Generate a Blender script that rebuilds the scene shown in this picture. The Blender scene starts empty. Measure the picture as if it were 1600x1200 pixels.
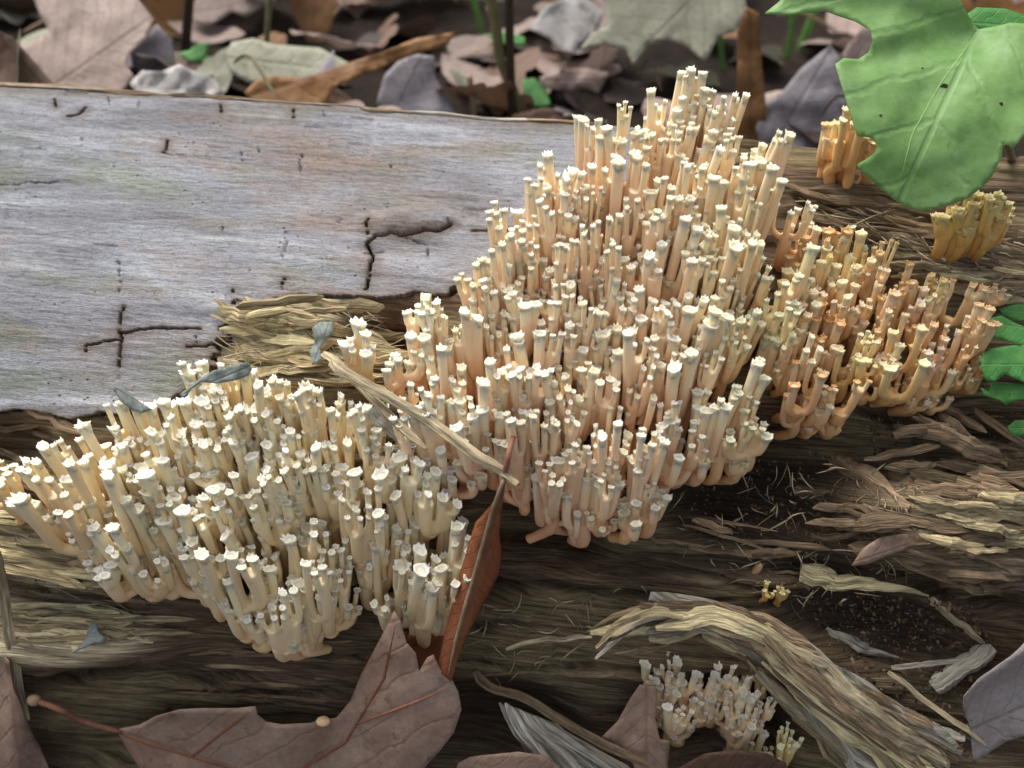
import bpy, math, random
import numpy as np
from mathutils import Vector, Matrix
from mathutils.bvhtree import BVHTree
from mathutils.geometry import delaunay_2d_cdt

random.seed(7); RNG = np.random.default_rng(7)
scene = bpy.context.scene
COL = scene.collection
rad = math.radians

# ---------------------------------------------------------------- camera
PITCH = rad(38.0); DIST = 0.267; LENS = 30.0
FPX = 1600 * LENS / 36.0
CAM = Vector((0, -DIST * math.cos(PITCH), DIST * math.sin(PITCH)))
cd = bpy.data.cameras.new('camera'); cam = bpy.data.objects.new('camera', cd); COL.objects.link(cam)
cam.location = CAM; cam.rotation_euler = (math.pi / 2 - PITCH, 0, 0)
cd.lens = LENS; cd.sensor_width = 36; cd.clip_start = 0.01; cd.clip_end = 200
cd.dof.use_dof = True; cd.dof.focus_distance = 0.262; cd.dof.aperture_fstop = 8.0
scene.camera = cam
# ---------------------------------------------------------------- sky, sun, exposure
SUN_EL, SUN_AZ = rad(58), rad(-38)      # azimuth from +Y (beyond the log), negative = towards -X
w = bpy.data.worlds.new('World'); scene.world = w; w.use_nodes = True
nt = w.node_tree; bg = nt.nodes['Background']
sky = nt.nodes.new('ShaderNodeTexSky'); sky.sky_type = 'NISHITA'; sky.sun_disc = False
sky.sun_elevation = SUN_EL; sky.sun_rotation = SUN_AZ
sky.dust_density = 4.0; sky.air_density = 0.8
hs = nt.nodes.new('ShaderNodeHueSaturation'); hs.inputs['Saturation'].default_value = 0.40   # light filtered by thin cloud and leaves
nt.links.new(sky.outputs[0], hs.inputs['Color']); nt.links.new(hs.outputs[0], bg.inputs[0]); bg.inputs[1].default_value = 0.09
sd = bpy.data.lights.new('sun', 'SUN'); sun = bpy.data.objects.new('sun', sd); COL.objects.link(sun)
sd.energy = 1.4; sd.angle = rad(38); sd.color = (1.0, 0.95, 0.86)
sdir = Vector((math.sin(SUN_AZ) * math.cos(SUN_EL), math.cos(SUN_AZ) * math.cos(SUN_EL), math.sin(SUN_EL)))
sun.rotation_euler = (-sdir).to_track_quat('-Z', 'Y').to_euler()
scene.view_settings.view_transform = 'Standard'; scene.view_settings.look = 'None'
scene.view_settings.exposure = 1.26; scene.view_settings.gamma = 1.0
scene.view_settings.use_curve_mapping = False
scene.render.engine = 'CYCLES'
try:
    scene.cycles.use_denoising = True; scene.cycles.denoiser = 'OPENIMAGEDENOISE'
except Exception: pass
scene.cycles.max_bounces = 6; scene.cycles.diffuse_bounces = 4; scene.cycles.transparent_max_bounces = 4

# ---------------------------------------------------------------- pixel <-> world helpers (layout of the photograph)
FW = Vector((0, math.cos(PITCH), -math.sin(PITCH))); UP = Vector((0, math.sin(PITCH), math.cos(PITCH))); RT = Vector((1, 0, 0))
def ray(px, py):
    return (FW + RT * ((px - 800) / FPX) - UP * ((py - 600) / FPX)).normalized()
def project(P):
    d = Vector(P) - CAM; z = d.dot(FW)
    return 800 + FPX * d.dot(RT) / z, 600 - FPX * d.dot(UP) / z
def project_np(V):
    d = V - np.array(CAM); z = d @ np.array(FW)
    return 800 + FPX * (d @ np.array(RT)) / z, 600 - FPX * (d @ np.array(UP)) / z

# ---------------------------------------------------------------- noise
def _hash(ix, iy, seed):
    h = (ix.astype(np.int64) * 374761393 + iy.astype(np.int64) * 668265263 + seed * 974634777) & 0xffffffff
    h = ((h ^ (h >> 13)) * 1274126177) & 0xffffffff
    h = h ^ (h >> 16)
    return (h & 0xffff) / 65535.0
def vnoise(x, y, seed=0):
    x, y = np.asarray(x, float), np.asarray(y, float)
    ix, iy = np.floor(x), np.floor(y); fx, fy = x - ix, y - iy
    fx = fx * fx * (3 - 2 * fx); fy = fy * fy * (3 - 2 * fy)
    a = _hash(ix, iy, seed); b = _hash(ix + 1, iy, seed); c = _hash(ix, iy + 1, seed); d = _hash(ix + 1, iy + 1, seed)
    return (a + (b - a) * fx) * (1 - fy) + (c + (d - c) * fx) * fy
def fbm(x, y, seed=0, oct=4):
    s = 0; a = 0.5; t = 0
    for k in range(oct):
        s = s + a * vnoise(x * 2 ** k, y * 2 ** k, seed + 17 * k); t += a; a *= 0.5
    return s / t
def sstep(e0, e1, x):
    t = np.clip((x - e0) / (e1 - e0), 0, 1); return t * t * (3 - 2 * t)
def poly_mask(px, py, poly):
    inside = np.zeros(np.shape(px), bool); n = len(poly)
    for i in range(n):
        x0, y0 = poly[i]; x1, y1 = poly[(i + 1) % n]
        if y0 == y1: continue
        c = ((y0 > py) != (y1 > py)) & (px < (x1 - x0) * (py - y0) / (y1 - y0) + x0)
        inside ^= c
    return inside
def in_poly(x, y, poly):
    c = False; n = len(poly); x0, y0 = poly[-1]
    for x1, y1 in poly:
        if (y0 > y) != (y1 > y) and x < (x1 - x0) * (y - y0) / (y1 - y0) + x0: c = not c
        x0, y0 = x1, y1
    return c
def seg_dist(px, py, pts):
    best = np.full(np.shape(px), 1e9)
    for (x0, y0), (x1, y1) in zip(pts[:-1], pts[1:]):
        dx, dy = x1 - x0, y1 - y0; L = dx * dx + dy * dy + 1e-9
        t = np.clip(((px - x0) * dx + (py - y0) * dy) / L, 0, 1)
        best = np.minimum(best, np.hypot(px - x0 - t * dx, py - y0 - t * dy))
    return best

# ---------------------------------------------------------------- object helpers
def mesh(name, verts, faces, uv=None, attrs=None, cols=None, smooth=True):
    me = bpy.data.meshes.new(name)
    V = np.asarray(verts, float)
    me.from_pydata(V.tolist(), [], faces.tolist() if isinstance(faces, np.ndarray) else faces)
    if uv is not None:
        li = np.empty(len(me.loops), np.int32); me.loops.foreach_get('vertex_index', li)
        l = me.uv_layers.new(name='UVMap'); l.data.foreach_set('uv', np.asarray(uv, np.float32)[li].ravel())
    for k, a in (attrs or {}).items():
        at = me.attributes.new(k, 'FLOAT', 'POINT'); at.data.foreach_set('value', np.asarray(a, np.float32))
    if cols is not None:
        at = me.attributes.new('tone', 'FLOAT_COLOR', 'POINT')
        c = np.ones((len(V), 4), np.float32); c[:, :3] = cols; at.data.foreach_set('color', c.ravel())
    if smooth: me.polygons.foreach_set('use_smooth', np.ones(len(me.polygons), bool))
    me.update()
    return me
def obj(name, me, mat=None, parent=None):
    o = bpy.data.objects.new(name, me); COL.objects.link(o)
    if mat is not None and me is not None and len(me.materials) == 0: me.materials.append(mat)
    if parent is not None: o.parent = parent
    return o
def tag(o, label=None, cat=None, group=None, kind=None):
    if label: o['label'] = label
    if cat: o['category'] = cat
    if group: o['group'] = group
    if kind or cat: o['kind'] = kind or 'thing'
    return o
def empty(name, loc=(0, 0, 0)):
    o = bpy.data.objects.new(name, None); COL.objects.link(o); o.location = loc; o.empty_display_size = 0.01
    return o
def part(name, me, mat, parent):
    """child mesh whose vertices are in world space"""
    o = obj(name, me, mat, parent); o.matrix_parent_inverse = Matrix.Translation(-parent.location); return o

# ---------------------------------------------------------------- materials
class NB:
    def __init__(s, name):
        s.m = bpy.data.materials.new(name); s.m.use_nodes = True; s.t = s.m.node_tree
        s.b = s.t.nodes['Principled BSDF']; s.out = s.t.nodes['Material Output']
    def n(s, typ, **kw):
        nd = s.t.nodes.new('ShaderNode' + typ)
        for k, v in kw.items():
            if k.startswith('i_'):
                key = k[2:]; key = int(key) if key.isdigit() else key.replace('_', ' ')
                s.set(nd.inputs[key], v)
            else: setattr(nd, k, v)
        return nd
    def set(s, inp, v):
        if isinstance(v, bpy.types.NodeSocket): s.t.links.new(v, inp)
        elif isinstance(v, bpy.types.Node): s.t.links.new(v.outputs[0], inp)
        else:
            if isinstance(v, tuple) and len(v) == 3 and inp.type == 'RGBA': v = v + (1,)
            inp.default_value = v
    def math(s, op, a, b=0.0, c=0.0, clamp=False):
        nd = s.n('Math', operation=op, use_clamp=clamp); s.set(nd.inputs[0], a); s.set(nd.inputs[1], b); s.set(nd.inputs[2], c); return nd.outputs[0]
    def mix(s, f, a, b, mode='MIX'):
        nd = s.n('Mix', data_type='RGBA', blend_type=mode); s.set(nd.inputs[0], f); s.set(nd.inputs[6], a); s.set(nd.inputs[7], b); return nd.outputs[2]
    def ramp(s, f, stops, interp='LINEAR'):
        nd = s.n('ValToRGB'); r = nd.color_ramp; r.interpolation = interp
        while len(r.elements) < len(stops): r.elements.new(0.5)
        for e, (p, c) in zip(r.elements, stops):
            e.position = p; e.color = (c if isinstance(c, tuple) else (c, c, c)) + (1,)
        s.set(nd.inputs[0], f); return nd.outputs[0]
    def noise(s, vec, scale, detail=4, rough=0.55, dist=0.0):
        nd = s.n('TexNoise'); s.set(nd.inputs['Vector'], vec); nd.inputs['Scale'].default_value = scale
        nd.inputs['Detail'].default_value = detail; nd.inputs['Roughness'].default_value = rough; nd.inputs['Distortion'].default_value = dist
        return nd.outputs[0]
    def mapv(s, vec, sc, loc=(0, 0, 0)):
        nd = s.n('Mapping'); s.set(nd.inputs[0], vec); nd.inputs['Scale'].default_value = sc; nd.inputs['Location'].default_value = loc; return nd.outputs[0]
    def bump(s, h, strength, dist, normal=None):
        nd = s.n('Bump'); nd.inputs['Strength'].default_value = strength; nd.inputs['Distance'].default_value = dist
        s.set(nd.inputs['Height'], h)
        if normal is not None: s.set(nd.inputs['Normal'], normal)
        return nd.outputs[0]
    def fin(s, col, rough=0.8, normal=None, spec=0.3):
        s.set(s.b.inputs['Base Color'], col); s.set(s.b.inputs['Roughness'], rough); s.b.inputs['Specular IOR Level'].default_value = spec
        if normal is not None: s.set(s.b.inputs['Normal'], normal)
        return s.m

def mat_grey_wood():
    b = NB('weathered_grey_wood'); uv = b.n('UVMap').outputs[0]
    big = b.noise(b.mapv(uv, (13, 42, 1)), 1.0, 6, 0.62, 0.5)
    col = b.ramp(big, [(0.30, (0.20, 0.19, 0.19)), (0.44, (0.30, 0.30, 0.32)), (0.56, (0.375, 0.385, 0.42)), (0.70, (0.50, 0.51, 0.545))])
    tan = b.noise(b.mapv(uv, (10, 36, 1), (3.1, 7.7, 0)), 1.0, 6, 0.68, 0.4)
    col = b.mix(b.ramp(tan, [(0.48, 0.0), (0.64, 0.7)]), col, (0.37, 0.28, 0.22))
    grn = b.noise(b.mapv(uv, (15, 40, 1), (9.3, 1.7, 0)), 1.0, 5, 0.65)
    col = b.mix(b.ramp(grn, [(0.52, 0.0), (0.68, 0.65)]), col, (0.25, 0.275, 0.18))
    pale = b.noise(b.mapv(uv, (9, 70, 1), (1.3, 4.7, 0)), 1.0, 6, 0.65, 0.3)
    col = b.mix(b.ramp(pale, [(0.56, 0.0), (0.70, 0.8)]), col, (0.60, 0.60, 0.60))
    edge = b.n('Attribute', attribute_name='edge').outputs['Fac']
    col = b.mix(b.math('MULTIPLY', edge, 0.65), col, (0.17, 0.12, 0.075))
    grain = b.noise(b.mapv(uv, (260, 1300, 1)), 1.0, 4, 0.75)
    grain2 = b.noise(b.mapv(uv, (900, 2600, 1), (5, 5, 0)), 1.0, 3, 0.75)
    col = b.mix(0.9, col, b.ramp(grain, [(0.30, 0.48), (0.5, 0.98), (0.72, 1.25)]), 'MULTIPLY')
    col = b.mix(0.8, col, b.ramp(grain2, [(0.3, 0.5), (0.5, 1.0), (0.72, 1.22)]), 'MULTIPLY')
    vor = b.n('TexVoronoi'); b.set(vor.inputs['Vector'], b.mapv(uv, (330, 420, 1))); vor.inputs['Scale'].default_value = 1.0
    pr = b.noise(b.mapv(uv, (30, 60, 1), (2, 8, 0)), 1.0, 3)
    pores = b.math('MULTIPLY', b.ramp(vor.outputs['Distance'], [(0.08, 1.0), (0.2, 0.0)]), b.ramp(pr, [(0.56, 0.0), (0.64, 1.0)]))
    col = b.mix(b.math('MULTIPLY', pores, 0.8), col, (0.035, 0.025, 0.02))
    h = b.math('ADD', b.math('MULTIPLY', grain, 0.8), b.math('MULTIPLY', grain2, 0.7)); h = b.math('SUBTRACT', h, pores)
    return b.fin(col, 0.9, b.bump(h, 0.9, 0.0009), 0.15)

def mat_rot_wood(name='rotten_wood', use_tone=True, pale=(0.40, 0.30, 0.15), bump=0.9):
    b = NB(name); uv = b.n('UVMap').outputs[0]
    if use_tone: base = b.n('Attribute', attribute_name='tone').outputs['Color']
    else:
        r = b.n('ObjectInfo').outputs['Random']
        base = b.ramp(r, [(0.0, tuple(0.55 * c for c in pale)), (0.35, tuple(0.8 * c for c in pale)), (0.7, pale), (1.0, tuple(min(0.75, 1.35 * c) for c in pale))])
    f1 = b.noise(b.mapv(uv, (40, 900, 1)), 1.0, 4, 0.7, 0.2)
    f2 = b.noise(b.mapv(uv, (150, 2600, 1), (4, 2, 0)), 1.0, 2, 0.6)
    bl = b.noise(b.mapv(uv, (30, 110, 1), (7, 3, 0)), 1.0, 4, 0.6)
    col = b.mix(0.9, base, b.ramp(f1, [(0.30, 0.12), (0.5, 0.9), (0.70, 1.7)]), 'MULTIPLY')
    col = b.mix(0.6, col, b.ramp(f2, [(0.3, 0.4), (0.5, 1.0), (0.75, 1.4)]), 'MULTIPLY')
    col = b.mix(b.ramp(bl, [(0.52, 0.0), (0.72, 0.55)]), col, (0.07, 0.045, 0.025))
    gr = b.noise(b.mapv(uv, (22, 70, 1), (1, 9, 0)), 1.0, 3, 0.6)
    col = b.mix(b.ramp(gr, [(0.60, 0.0), (0.74, 0.3)]), col, (0.17, 0.155, 0.06))
    h = b.math('ADD', f1, b.math('MULTIPLY', f2, 0.5))
    return b.fin(col, 0.82, b.bump(h, bump, 0.0018), 0.25)

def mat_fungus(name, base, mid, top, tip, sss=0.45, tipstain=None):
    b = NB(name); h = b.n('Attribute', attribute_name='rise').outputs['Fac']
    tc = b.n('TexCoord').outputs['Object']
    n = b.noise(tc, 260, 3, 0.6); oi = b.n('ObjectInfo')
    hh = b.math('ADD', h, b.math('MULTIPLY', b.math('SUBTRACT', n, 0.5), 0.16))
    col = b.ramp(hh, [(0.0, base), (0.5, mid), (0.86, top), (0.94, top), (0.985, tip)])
    if tipstain:
        f = b.math('MULTIPLY', b.ramp(h, [(0.86, 0.0), (0.98, 1.0)]), b.ramp(b.math('FRACT', b.math('MULTIPLY', oi.outputs['Random'], 7.3)), [(0.45, 0.0), (0.85, 0.85)]))
        col = b.mix(f, col, tipstain)
    col = b.mix(1.0, col, oi.outputs['Color'], 'MULTIPLY')
    br = b.ramp(oi.outputs['Random'], [(0.0, (0.86, 0.84, 0.80)), (0.5, (1.0, 0.99, 0.97)), (1.0, (1.06, 1.06, 1.06))])
    col = b.mix(1.0, col, br, 'MULTIPLY')
    sp = b.noise(tc, 900, 2, 0.5)
    b.b.inputs['Subsurface Weight'].default_value = sss
    b.b.inputs['Subsurface Radius'].default_value = (1.0, 0.72, 0.5); b.b.inputs['Subsurface Scale'].default_value = 0.0016
    return b.fin(col, 0.5, b.bump(b.math('ADD', n, b.math('MULTIPLY', sp, 0.4)), 0.25, 0.0006), 0.35)

def mat_leaf(name, c1, c2, vein, nv=7, spots=(0.05, 0.03, 0.02), spot_amt=0.5, rough=0.6, transl=0.2, tcol=None, vstr=0.5, slope=0.9, net_amt=0.2):
    b = NB(name); uv = b.n('UVMap').outputs[0]
    sp = b.n('SeparateXYZ'); b.set(sp.inputs[0], uv); s_, w_ = sp.outputs[0], sp.outputs[1]
    tc = b.n('TexCoord').outputs['Object']; oi = b.n('ObjectInfo').outputs['Random']
    wa = b.math('ABSOLUTE', w_)
    warp = b.math('MULTIPLY', b.math('SUBTRACT', b.noise(uv, 5, 3), 0.5), 0.16)
    ph = b.math('MULTIPLY', b.math('SUBTRACT', b.math('ADD', s_, warp), b.math('MULTIPLY', wa, slope)), float(nv))
    fr = b.math('ABSOLUTE', b.math('SUBTRACT', b.math('FRACT', ph), 0.5))
    lat = b.ramp(fr, [(0.0, 1.0), (0.035, 0.75), (0.085, 0.0)])
    mid = b.ramp(wa, [(0.0, 1.0), (0.008, 0.9), (0.02, 0.0)])
    vn = b.math('MAXIMUM', b.math('MULTIPLY', lat, 0.7), mid)
    vor = b.n('TexVoronoi', feature='DISTANCE_TO_EDGE'); b.set(vor.inputs['Vector'], uv); vor.inputs['Scale'].default_value = 38
    net = b.ramp(vor.outputs['Distance'], [(0.0, 1.0), (0.06, 0.0)])
    n1 = b.noise(tc, 55, 5, 0.65); n2 = b.noise(tc, 420, 3, 0.6)
    col = b.mix(b.ramp(n1, [(0.32, 0.0), (0.68, 1.0)]), c1, c2)
    col = b.mix(b.math('MULTIPLY', net, net_amt), col, vein)
    col = b.mix(b.math('MULTIPLY', vn, vstr), col, vein)
    if spot_amt > 0:
        s1 = b.noise(tc, 120, 4, 0.7)
        col = b.mix(b.ramp(s1, [(0.58, 0.0), (0.72, spot_amt)]), col, spots)
    col = b.mix(0.5, col, b.ramp(n2, [(0.3, 0.72), (0.7, 1.2)]), 'MULTIPLY')
    col = b.mix(1.0, col, b.ramp(oi, [(0.0, 0.72), (1.0, 1.15)]), 'MULTIPLY')
    h = b.math('ADD', b.math('MULTIPLY', vn, -1.0), b.math('ADD', b.math('MULTIPLY', n2, 0.35), b.math('MULTIPLY', net, -net_amt)))
    nm = b.bump(h, 0.5, 0.0006)
    b.fin(col, rough, nm, 0.35)
    if transl > 0:
        tr = b.n('BsdfTranslucent'); b.set(tr.inputs[0], tcol if tcol else col); b.set(tr.inputs[1], nm)
        mx = b.n('MixShader'); mx.inputs[0].default_value = transl
        b.t.links.new(b.b.outputs[0], mx.inputs[1]); b.t.links.new(tr.outputs[0], mx.inputs[2]); b.t.links.new(mx.outputs[0], b.out.inputs[0])
    return b.m

def mat_plain(name, c1, c2, scale=300, rough=0.7, bump=0.4, spec=0.3):
    b = NB(name); tc = b.n('TexCoord').outputs['Object']; n = b.noise(tc, scale, 4, 0.65)
    oi = b.n('ObjectInfo').outputs['Random']
    col = b.mix(b.ramp(n, [(0.3, 0.0), (0.7, 1.0)]), c1, c2)
    col = b.mix(1.0, col, b.ramp(oi, [(0.0, 0.8), (1.0, 1.15)]), 'MULTIPLY')
    return b.fin(col, rough, b.bump(n, bump, 0.0008), spec)

M_GREY = mat_grey_wood()
M_ROT = mat_rot_wood()
M_SPL = mat_rot_wood('pale_splintered_wood', False, (0.60, 0.48, 0.27))
M_SPLB = mat_rot_wood('brown_splintered_wood', False, (0.30, 0.21, 0.125))
M_STRAW = mat_rot_wood('dry_straw', False, (0.50, 0.41, 0.26), 0.6)
M_WHITE = mat_rot_wood('bleached_wood', False, (0.55, 0.50, 0.40), 0.7)
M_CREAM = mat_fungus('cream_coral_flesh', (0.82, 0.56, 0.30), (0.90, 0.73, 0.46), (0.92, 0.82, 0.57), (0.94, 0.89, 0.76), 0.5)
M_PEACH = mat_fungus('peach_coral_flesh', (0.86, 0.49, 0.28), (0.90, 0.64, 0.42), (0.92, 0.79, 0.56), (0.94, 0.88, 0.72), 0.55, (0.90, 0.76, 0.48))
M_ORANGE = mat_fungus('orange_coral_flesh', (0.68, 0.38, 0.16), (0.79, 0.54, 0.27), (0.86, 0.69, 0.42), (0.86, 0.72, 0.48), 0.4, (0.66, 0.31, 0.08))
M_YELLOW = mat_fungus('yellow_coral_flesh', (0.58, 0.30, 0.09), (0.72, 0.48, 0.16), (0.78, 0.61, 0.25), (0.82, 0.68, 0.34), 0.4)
# ================================================================= LOG
# cross-section of the fallen log (y, z), from the far underside over the rim and down the face
PROF = [(0.112, -0.10), (0.120, -0.03), (0.112, 0.022), (0.102, 0.041), (0.0945, 0.0485), (0.087, 0.0478), (0.060, 0.0345), (0.030, 0.0185), (0.004, 0.001),
        (-0.016, -0.018), (-0.031, -0.042), (-0.044, -0.070), (-0.055, -0.100), (-0.064, -0.130), (-0.068, -0.160), (-0.06, -0.185)]
def catmull(P, n=40):
    P = np.array(P); Q = np.vstack([2 * P[0] - P[1], P, 2 * P[-1] - P[-2]]); out = []
    for i in range(1, len(Q) - 2):
        t = np.linspace(0, 1, n, endpoint=False)[:, None]; p0, p1, p2, p3 = Q[i - 1:i + 3]
        out.append(0.5 * (2 * p1 + (p2 - p0) * t + (2 * p0 - 5 * p1 + 4 * p2 - p3) * t ** 2 + (3 * p1 - p0 - 3 * p2 + p3) * t ** 3))
    return np.vstack(out + [P[-1:]])
_pc = catmull(PROF); _arc = np.concatenate([[0], np.cumsum(np.hypot(*np.diff(_pc, axis=0).T))])
VLEN = _arc[-1]
KY, KZ = 0.10, 0.03
def log_base(u, v):
    y = np.interp(v, _arc, _pc[:, 0]); z = np.interp(v, _arc, _pc[:, 1])
    e = 0.0025
    ty = np.interp(v + e, _arc, _pc[:, 0]) - np.interp(v - e, _arc, _pc[:, 0]); tz = np.interp(v + e, _arc, _pc[:, 1]) - np.interp(v - e, _arc, _pc[:, 1])
    l = np.hypot(ty, tz) + 1e-12; ny, nz = tz / l, -ty / l
    s = np.sign(nz * 0 + 1)
    P = np.stack([u, y - KY * u, z - KZ * u], -1)
    N = np.stack([ny * KY + nz * KZ, ny, nz], -1)
    return P, N / np.linalg.norm(N, axis=-1, keepdims=True)
_v = np.array([0.15]); _p, _n = log_base(np.array([0.0]), _v)
NSIGN = 1.0 if _n[0, 2] > 0 else -1.0
RIM_V = float(_arc[4 * 40])
def grid_faces(nu, nv):
    i = np.arange(nu - 1)[:, None] * nv + np.arange(nv - 1)[None, :]
    return np.stack([i, i + nv, i + nv + 1, i + 1], -1).reshape(-1, 4)
def log_grid(u0, u1, v0, v1, du, dv):
    us = np.arange(u0, u1, du); vs = np.arange(v0, v1, dv)
    U, V = np.meshgrid(us, vs, indexing='ij'); P, N = log_base(U.ravel(), V.ravel())
    return U.ravel(), V.ravel(), P, N * NSIGN, len(us), len(vs)

SHELL = [(-300, -200), (1010, -200), (1010, 420), (900, 440), (760, 432), (748, 445), (722, 447), (706, 462), (640, 458), (585, 466), (520, 462), (440, 464), (412, 478),
         (396, 478), (388, 466), (368, 470), (366, 495), (352, 512), (356, 530), (332, 545), (338, 575), (300, 600), (262, 632), (200, 645), (120, 652), (60, 640), (0, 644), (-100, 648), (-300, 650)]
def blob(px, py, cx, cy, rx, ry, rot=0, k=2.0):
    c, s = math.cos(rad(rot)), math.sin(rad(rot)); x = (px - cx) * c + (py - cy) * s; y = -(px - cx) * s + (py - cy) * c
    return np.exp(-((np.abs(x / rx) ** 2 + np.abs(y / ry) ** 2) ** k))
HOLLOWS = [(610, 525, 70, 38, 14, 0), (150, 917, 130, 12, 11, 4), (640, 925, 140, 40, 12, 0), (830, 850, 110, 45, 18, 8), (1170, 770, 150, 95, 24, 12), (1330, 700, 190, 40, 15, 8),
           (1500, 660, 150, 35, 14, 10), (1370, 985, 150, 55, 16, 12), (1300, 900, 90, 22, 10, 5), (1120, 1140, 110, 70, 22, 0), (760, 1140, 120, 60, 14, 0), (1450, 600, 60, 25, 8, 0),
           (300, 1185, 330, 32, 14, 0), (960, 880, 260, 14, 7, 4), (1520, 935, 120, 16, 9, 14), (20, 700, 60, 40, 10, 0), (310, 1062, 90, 7, 6, 3), (500, 1028, 190, 6, 6, 1), (430, 1088, 170, 6, 6, 2), (900, 928, 220, 7, 7, 4), (870, 1042, 170, 6, 6, 2), (1060, 905, 140, 6, 7, 6), (120, 1045, 130, 7, 7, 2), (720, 985, 120, 6, 5, 1), (180, 865, 150, 6, 7, 9), (1290, 330, 40, 12, 6, 10), (1385, 362, 18, 9, 8, 0)]
RIDGES = [(120, 992, 170, 40, 12, 2), (60, 880, 200, 22, 7, 8), (1460, 800, 170, 50, 9, 6), (1500, 870, 120, 36, 7, 8), (1420, 440, 170, 18, 5, 6), (1540, 400, 100, 20, 5, 10), (120, 850, 180, 50, 5, 6), (1350, 330, 140, 30, 5, 5), (460, 500, 110, 26, 3.0, 6)]
def build_core():
    U, V, P, N, nu, nv = log_grid(-0.34, 0.36, 0.0, VLEN, 0.0011, 0.0008)
    px, py = project_np(P)
    back = V < RIM_V
    rough = 0.62 + 0.75 * np.maximum.reduce([blob(px, py, 1450, 720, 330, 300), blob(px, py, 460, 540, 170, 90), blob(px, py, 100, 830, 190, 110), blob(px, py, 1450, 400, 260, 90)])
    rough = np.where(back, 0.4, rough)
    k = (V + 0.018 * (fbm(U * 14, V * 30, 5, 3) - 0.5)) * 190
    lay = np.floor(k); fk = k - lay
    cell = np.floor(U * (16 + 18 * _hash(lay, lay * 0, 3)) + 40 * _hash(lay, lay * 0, 4)); hgt = _hash(cell, lay, 9) - 0.5
    cf = U * 0
    prof = 1 - np.abs(2 * fk - 1) ** 4
    d = rough * (0.0034 * hgt * prof + 0.0012 * prof)
    d += 0.0022 * (fbm(U * 22, V * 160, 11, 4) - 0.5) * (0.4 + rough)
    d += 0.0011 * (fbm(U * 60, V * 900, 13, 2) - 0.5) * (0.5 + rough)
    d += 0.006 * (fbm(U * 9, V * 22, 15, 3) - 0.5)
    wob = (fbm(U * 35, V * 160, 19, 3) - 0.5)
    for cx, cy, rx, ry, dep, rot in HOLLOWS: d -= 0.001 * dep * blob(px + 30 * wob, py + 40 * wob, cx, cy, rx, ry, rot) * ~back
    for cx, cy, rx, ry, dep, rot in RIDGES: d += 0.001 * dep * blob(px + 30 * wob, py + 46 * wob, cx, cy, rx, ry, rot) * ~back
    sh = poly_mask(px, py, SHELL) & ~back
    d = np.where(sh, np.minimum(d, 0) * 0.5 - 0.0048, d - 0.0012)
    d = np.where(back, d * 0.6 - 0.003, d)
    X = P + N * d[:, None]
    # colour of the rotten wood: pale dry, olive, brown, dark wet rot, plus painted light and shade
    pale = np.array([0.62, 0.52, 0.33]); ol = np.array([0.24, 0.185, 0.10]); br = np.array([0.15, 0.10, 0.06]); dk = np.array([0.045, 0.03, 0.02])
    n1 = fbm(U * 16, V * 120, 23, 4)[:, None]
    c = br + (ol - br) * sstep(0.42, 0.62, n1)
    def put(col, m, a=1.0):
        nonlocal c
        m = np.clip(m, 0, 1)[:, None] * a; c = c * (1 - m) + col * m
    wv = 40 * (fbm(U * 40, V * 120, 29, 3) - 0.5)
    put(pale, blob(px, py + wv, 460, 530, 150, 75)); put(pale * 1.1, blob(px + wv, py + wv * 0.5, 60, 972, 175, 36, 3, 4) * 1.2); put(pale, blob(px, py + wv, 110, 850, 170, 55, 6) * 0.8)  # cream wood; the ledge's catch of light is painted in as well
    put(pale, blob(px, py + wv, 1500, 830, 140, 60, 8) * 0.7); put(pale * 0.8, blob(px, py + wv, 1500, 420, 160, 40, 8) * 0.6)
    put(dk, blob(px, py + wv, 1180, 790, 170, 110, 12)); put(dk, blob(px, py + wv, 1380, 985, 150, 60, 10) * 0.9); put(np.array([0.16, 0.06, 0.03]), blob(px, py + wv, 600, 525, 70, 40))  # dark tone also paints in the shade of the hollows
    put(br * 0.9, blob(px + wv, py + wv, 440, 1010, 190, 60, 0, 3) * 0.8); put(dk * 1.4, blob(px, py + wv, 740, 930, 200, 50) * 0.6)
    put(ol, blob(px, py + wv, 950, 1000, 260, 80) * 0.7); put(dk * 1.5, blob(px, py + wv, 780, 1140, 560, 70) * 0.65)  # shade of the undercut log foot painted in dark
    return mesh('rotten_core', X, grid_faces(nu, nv), np.stack([U, V], -1), cols=c), X, grid_faces(nu, nv)

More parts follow.
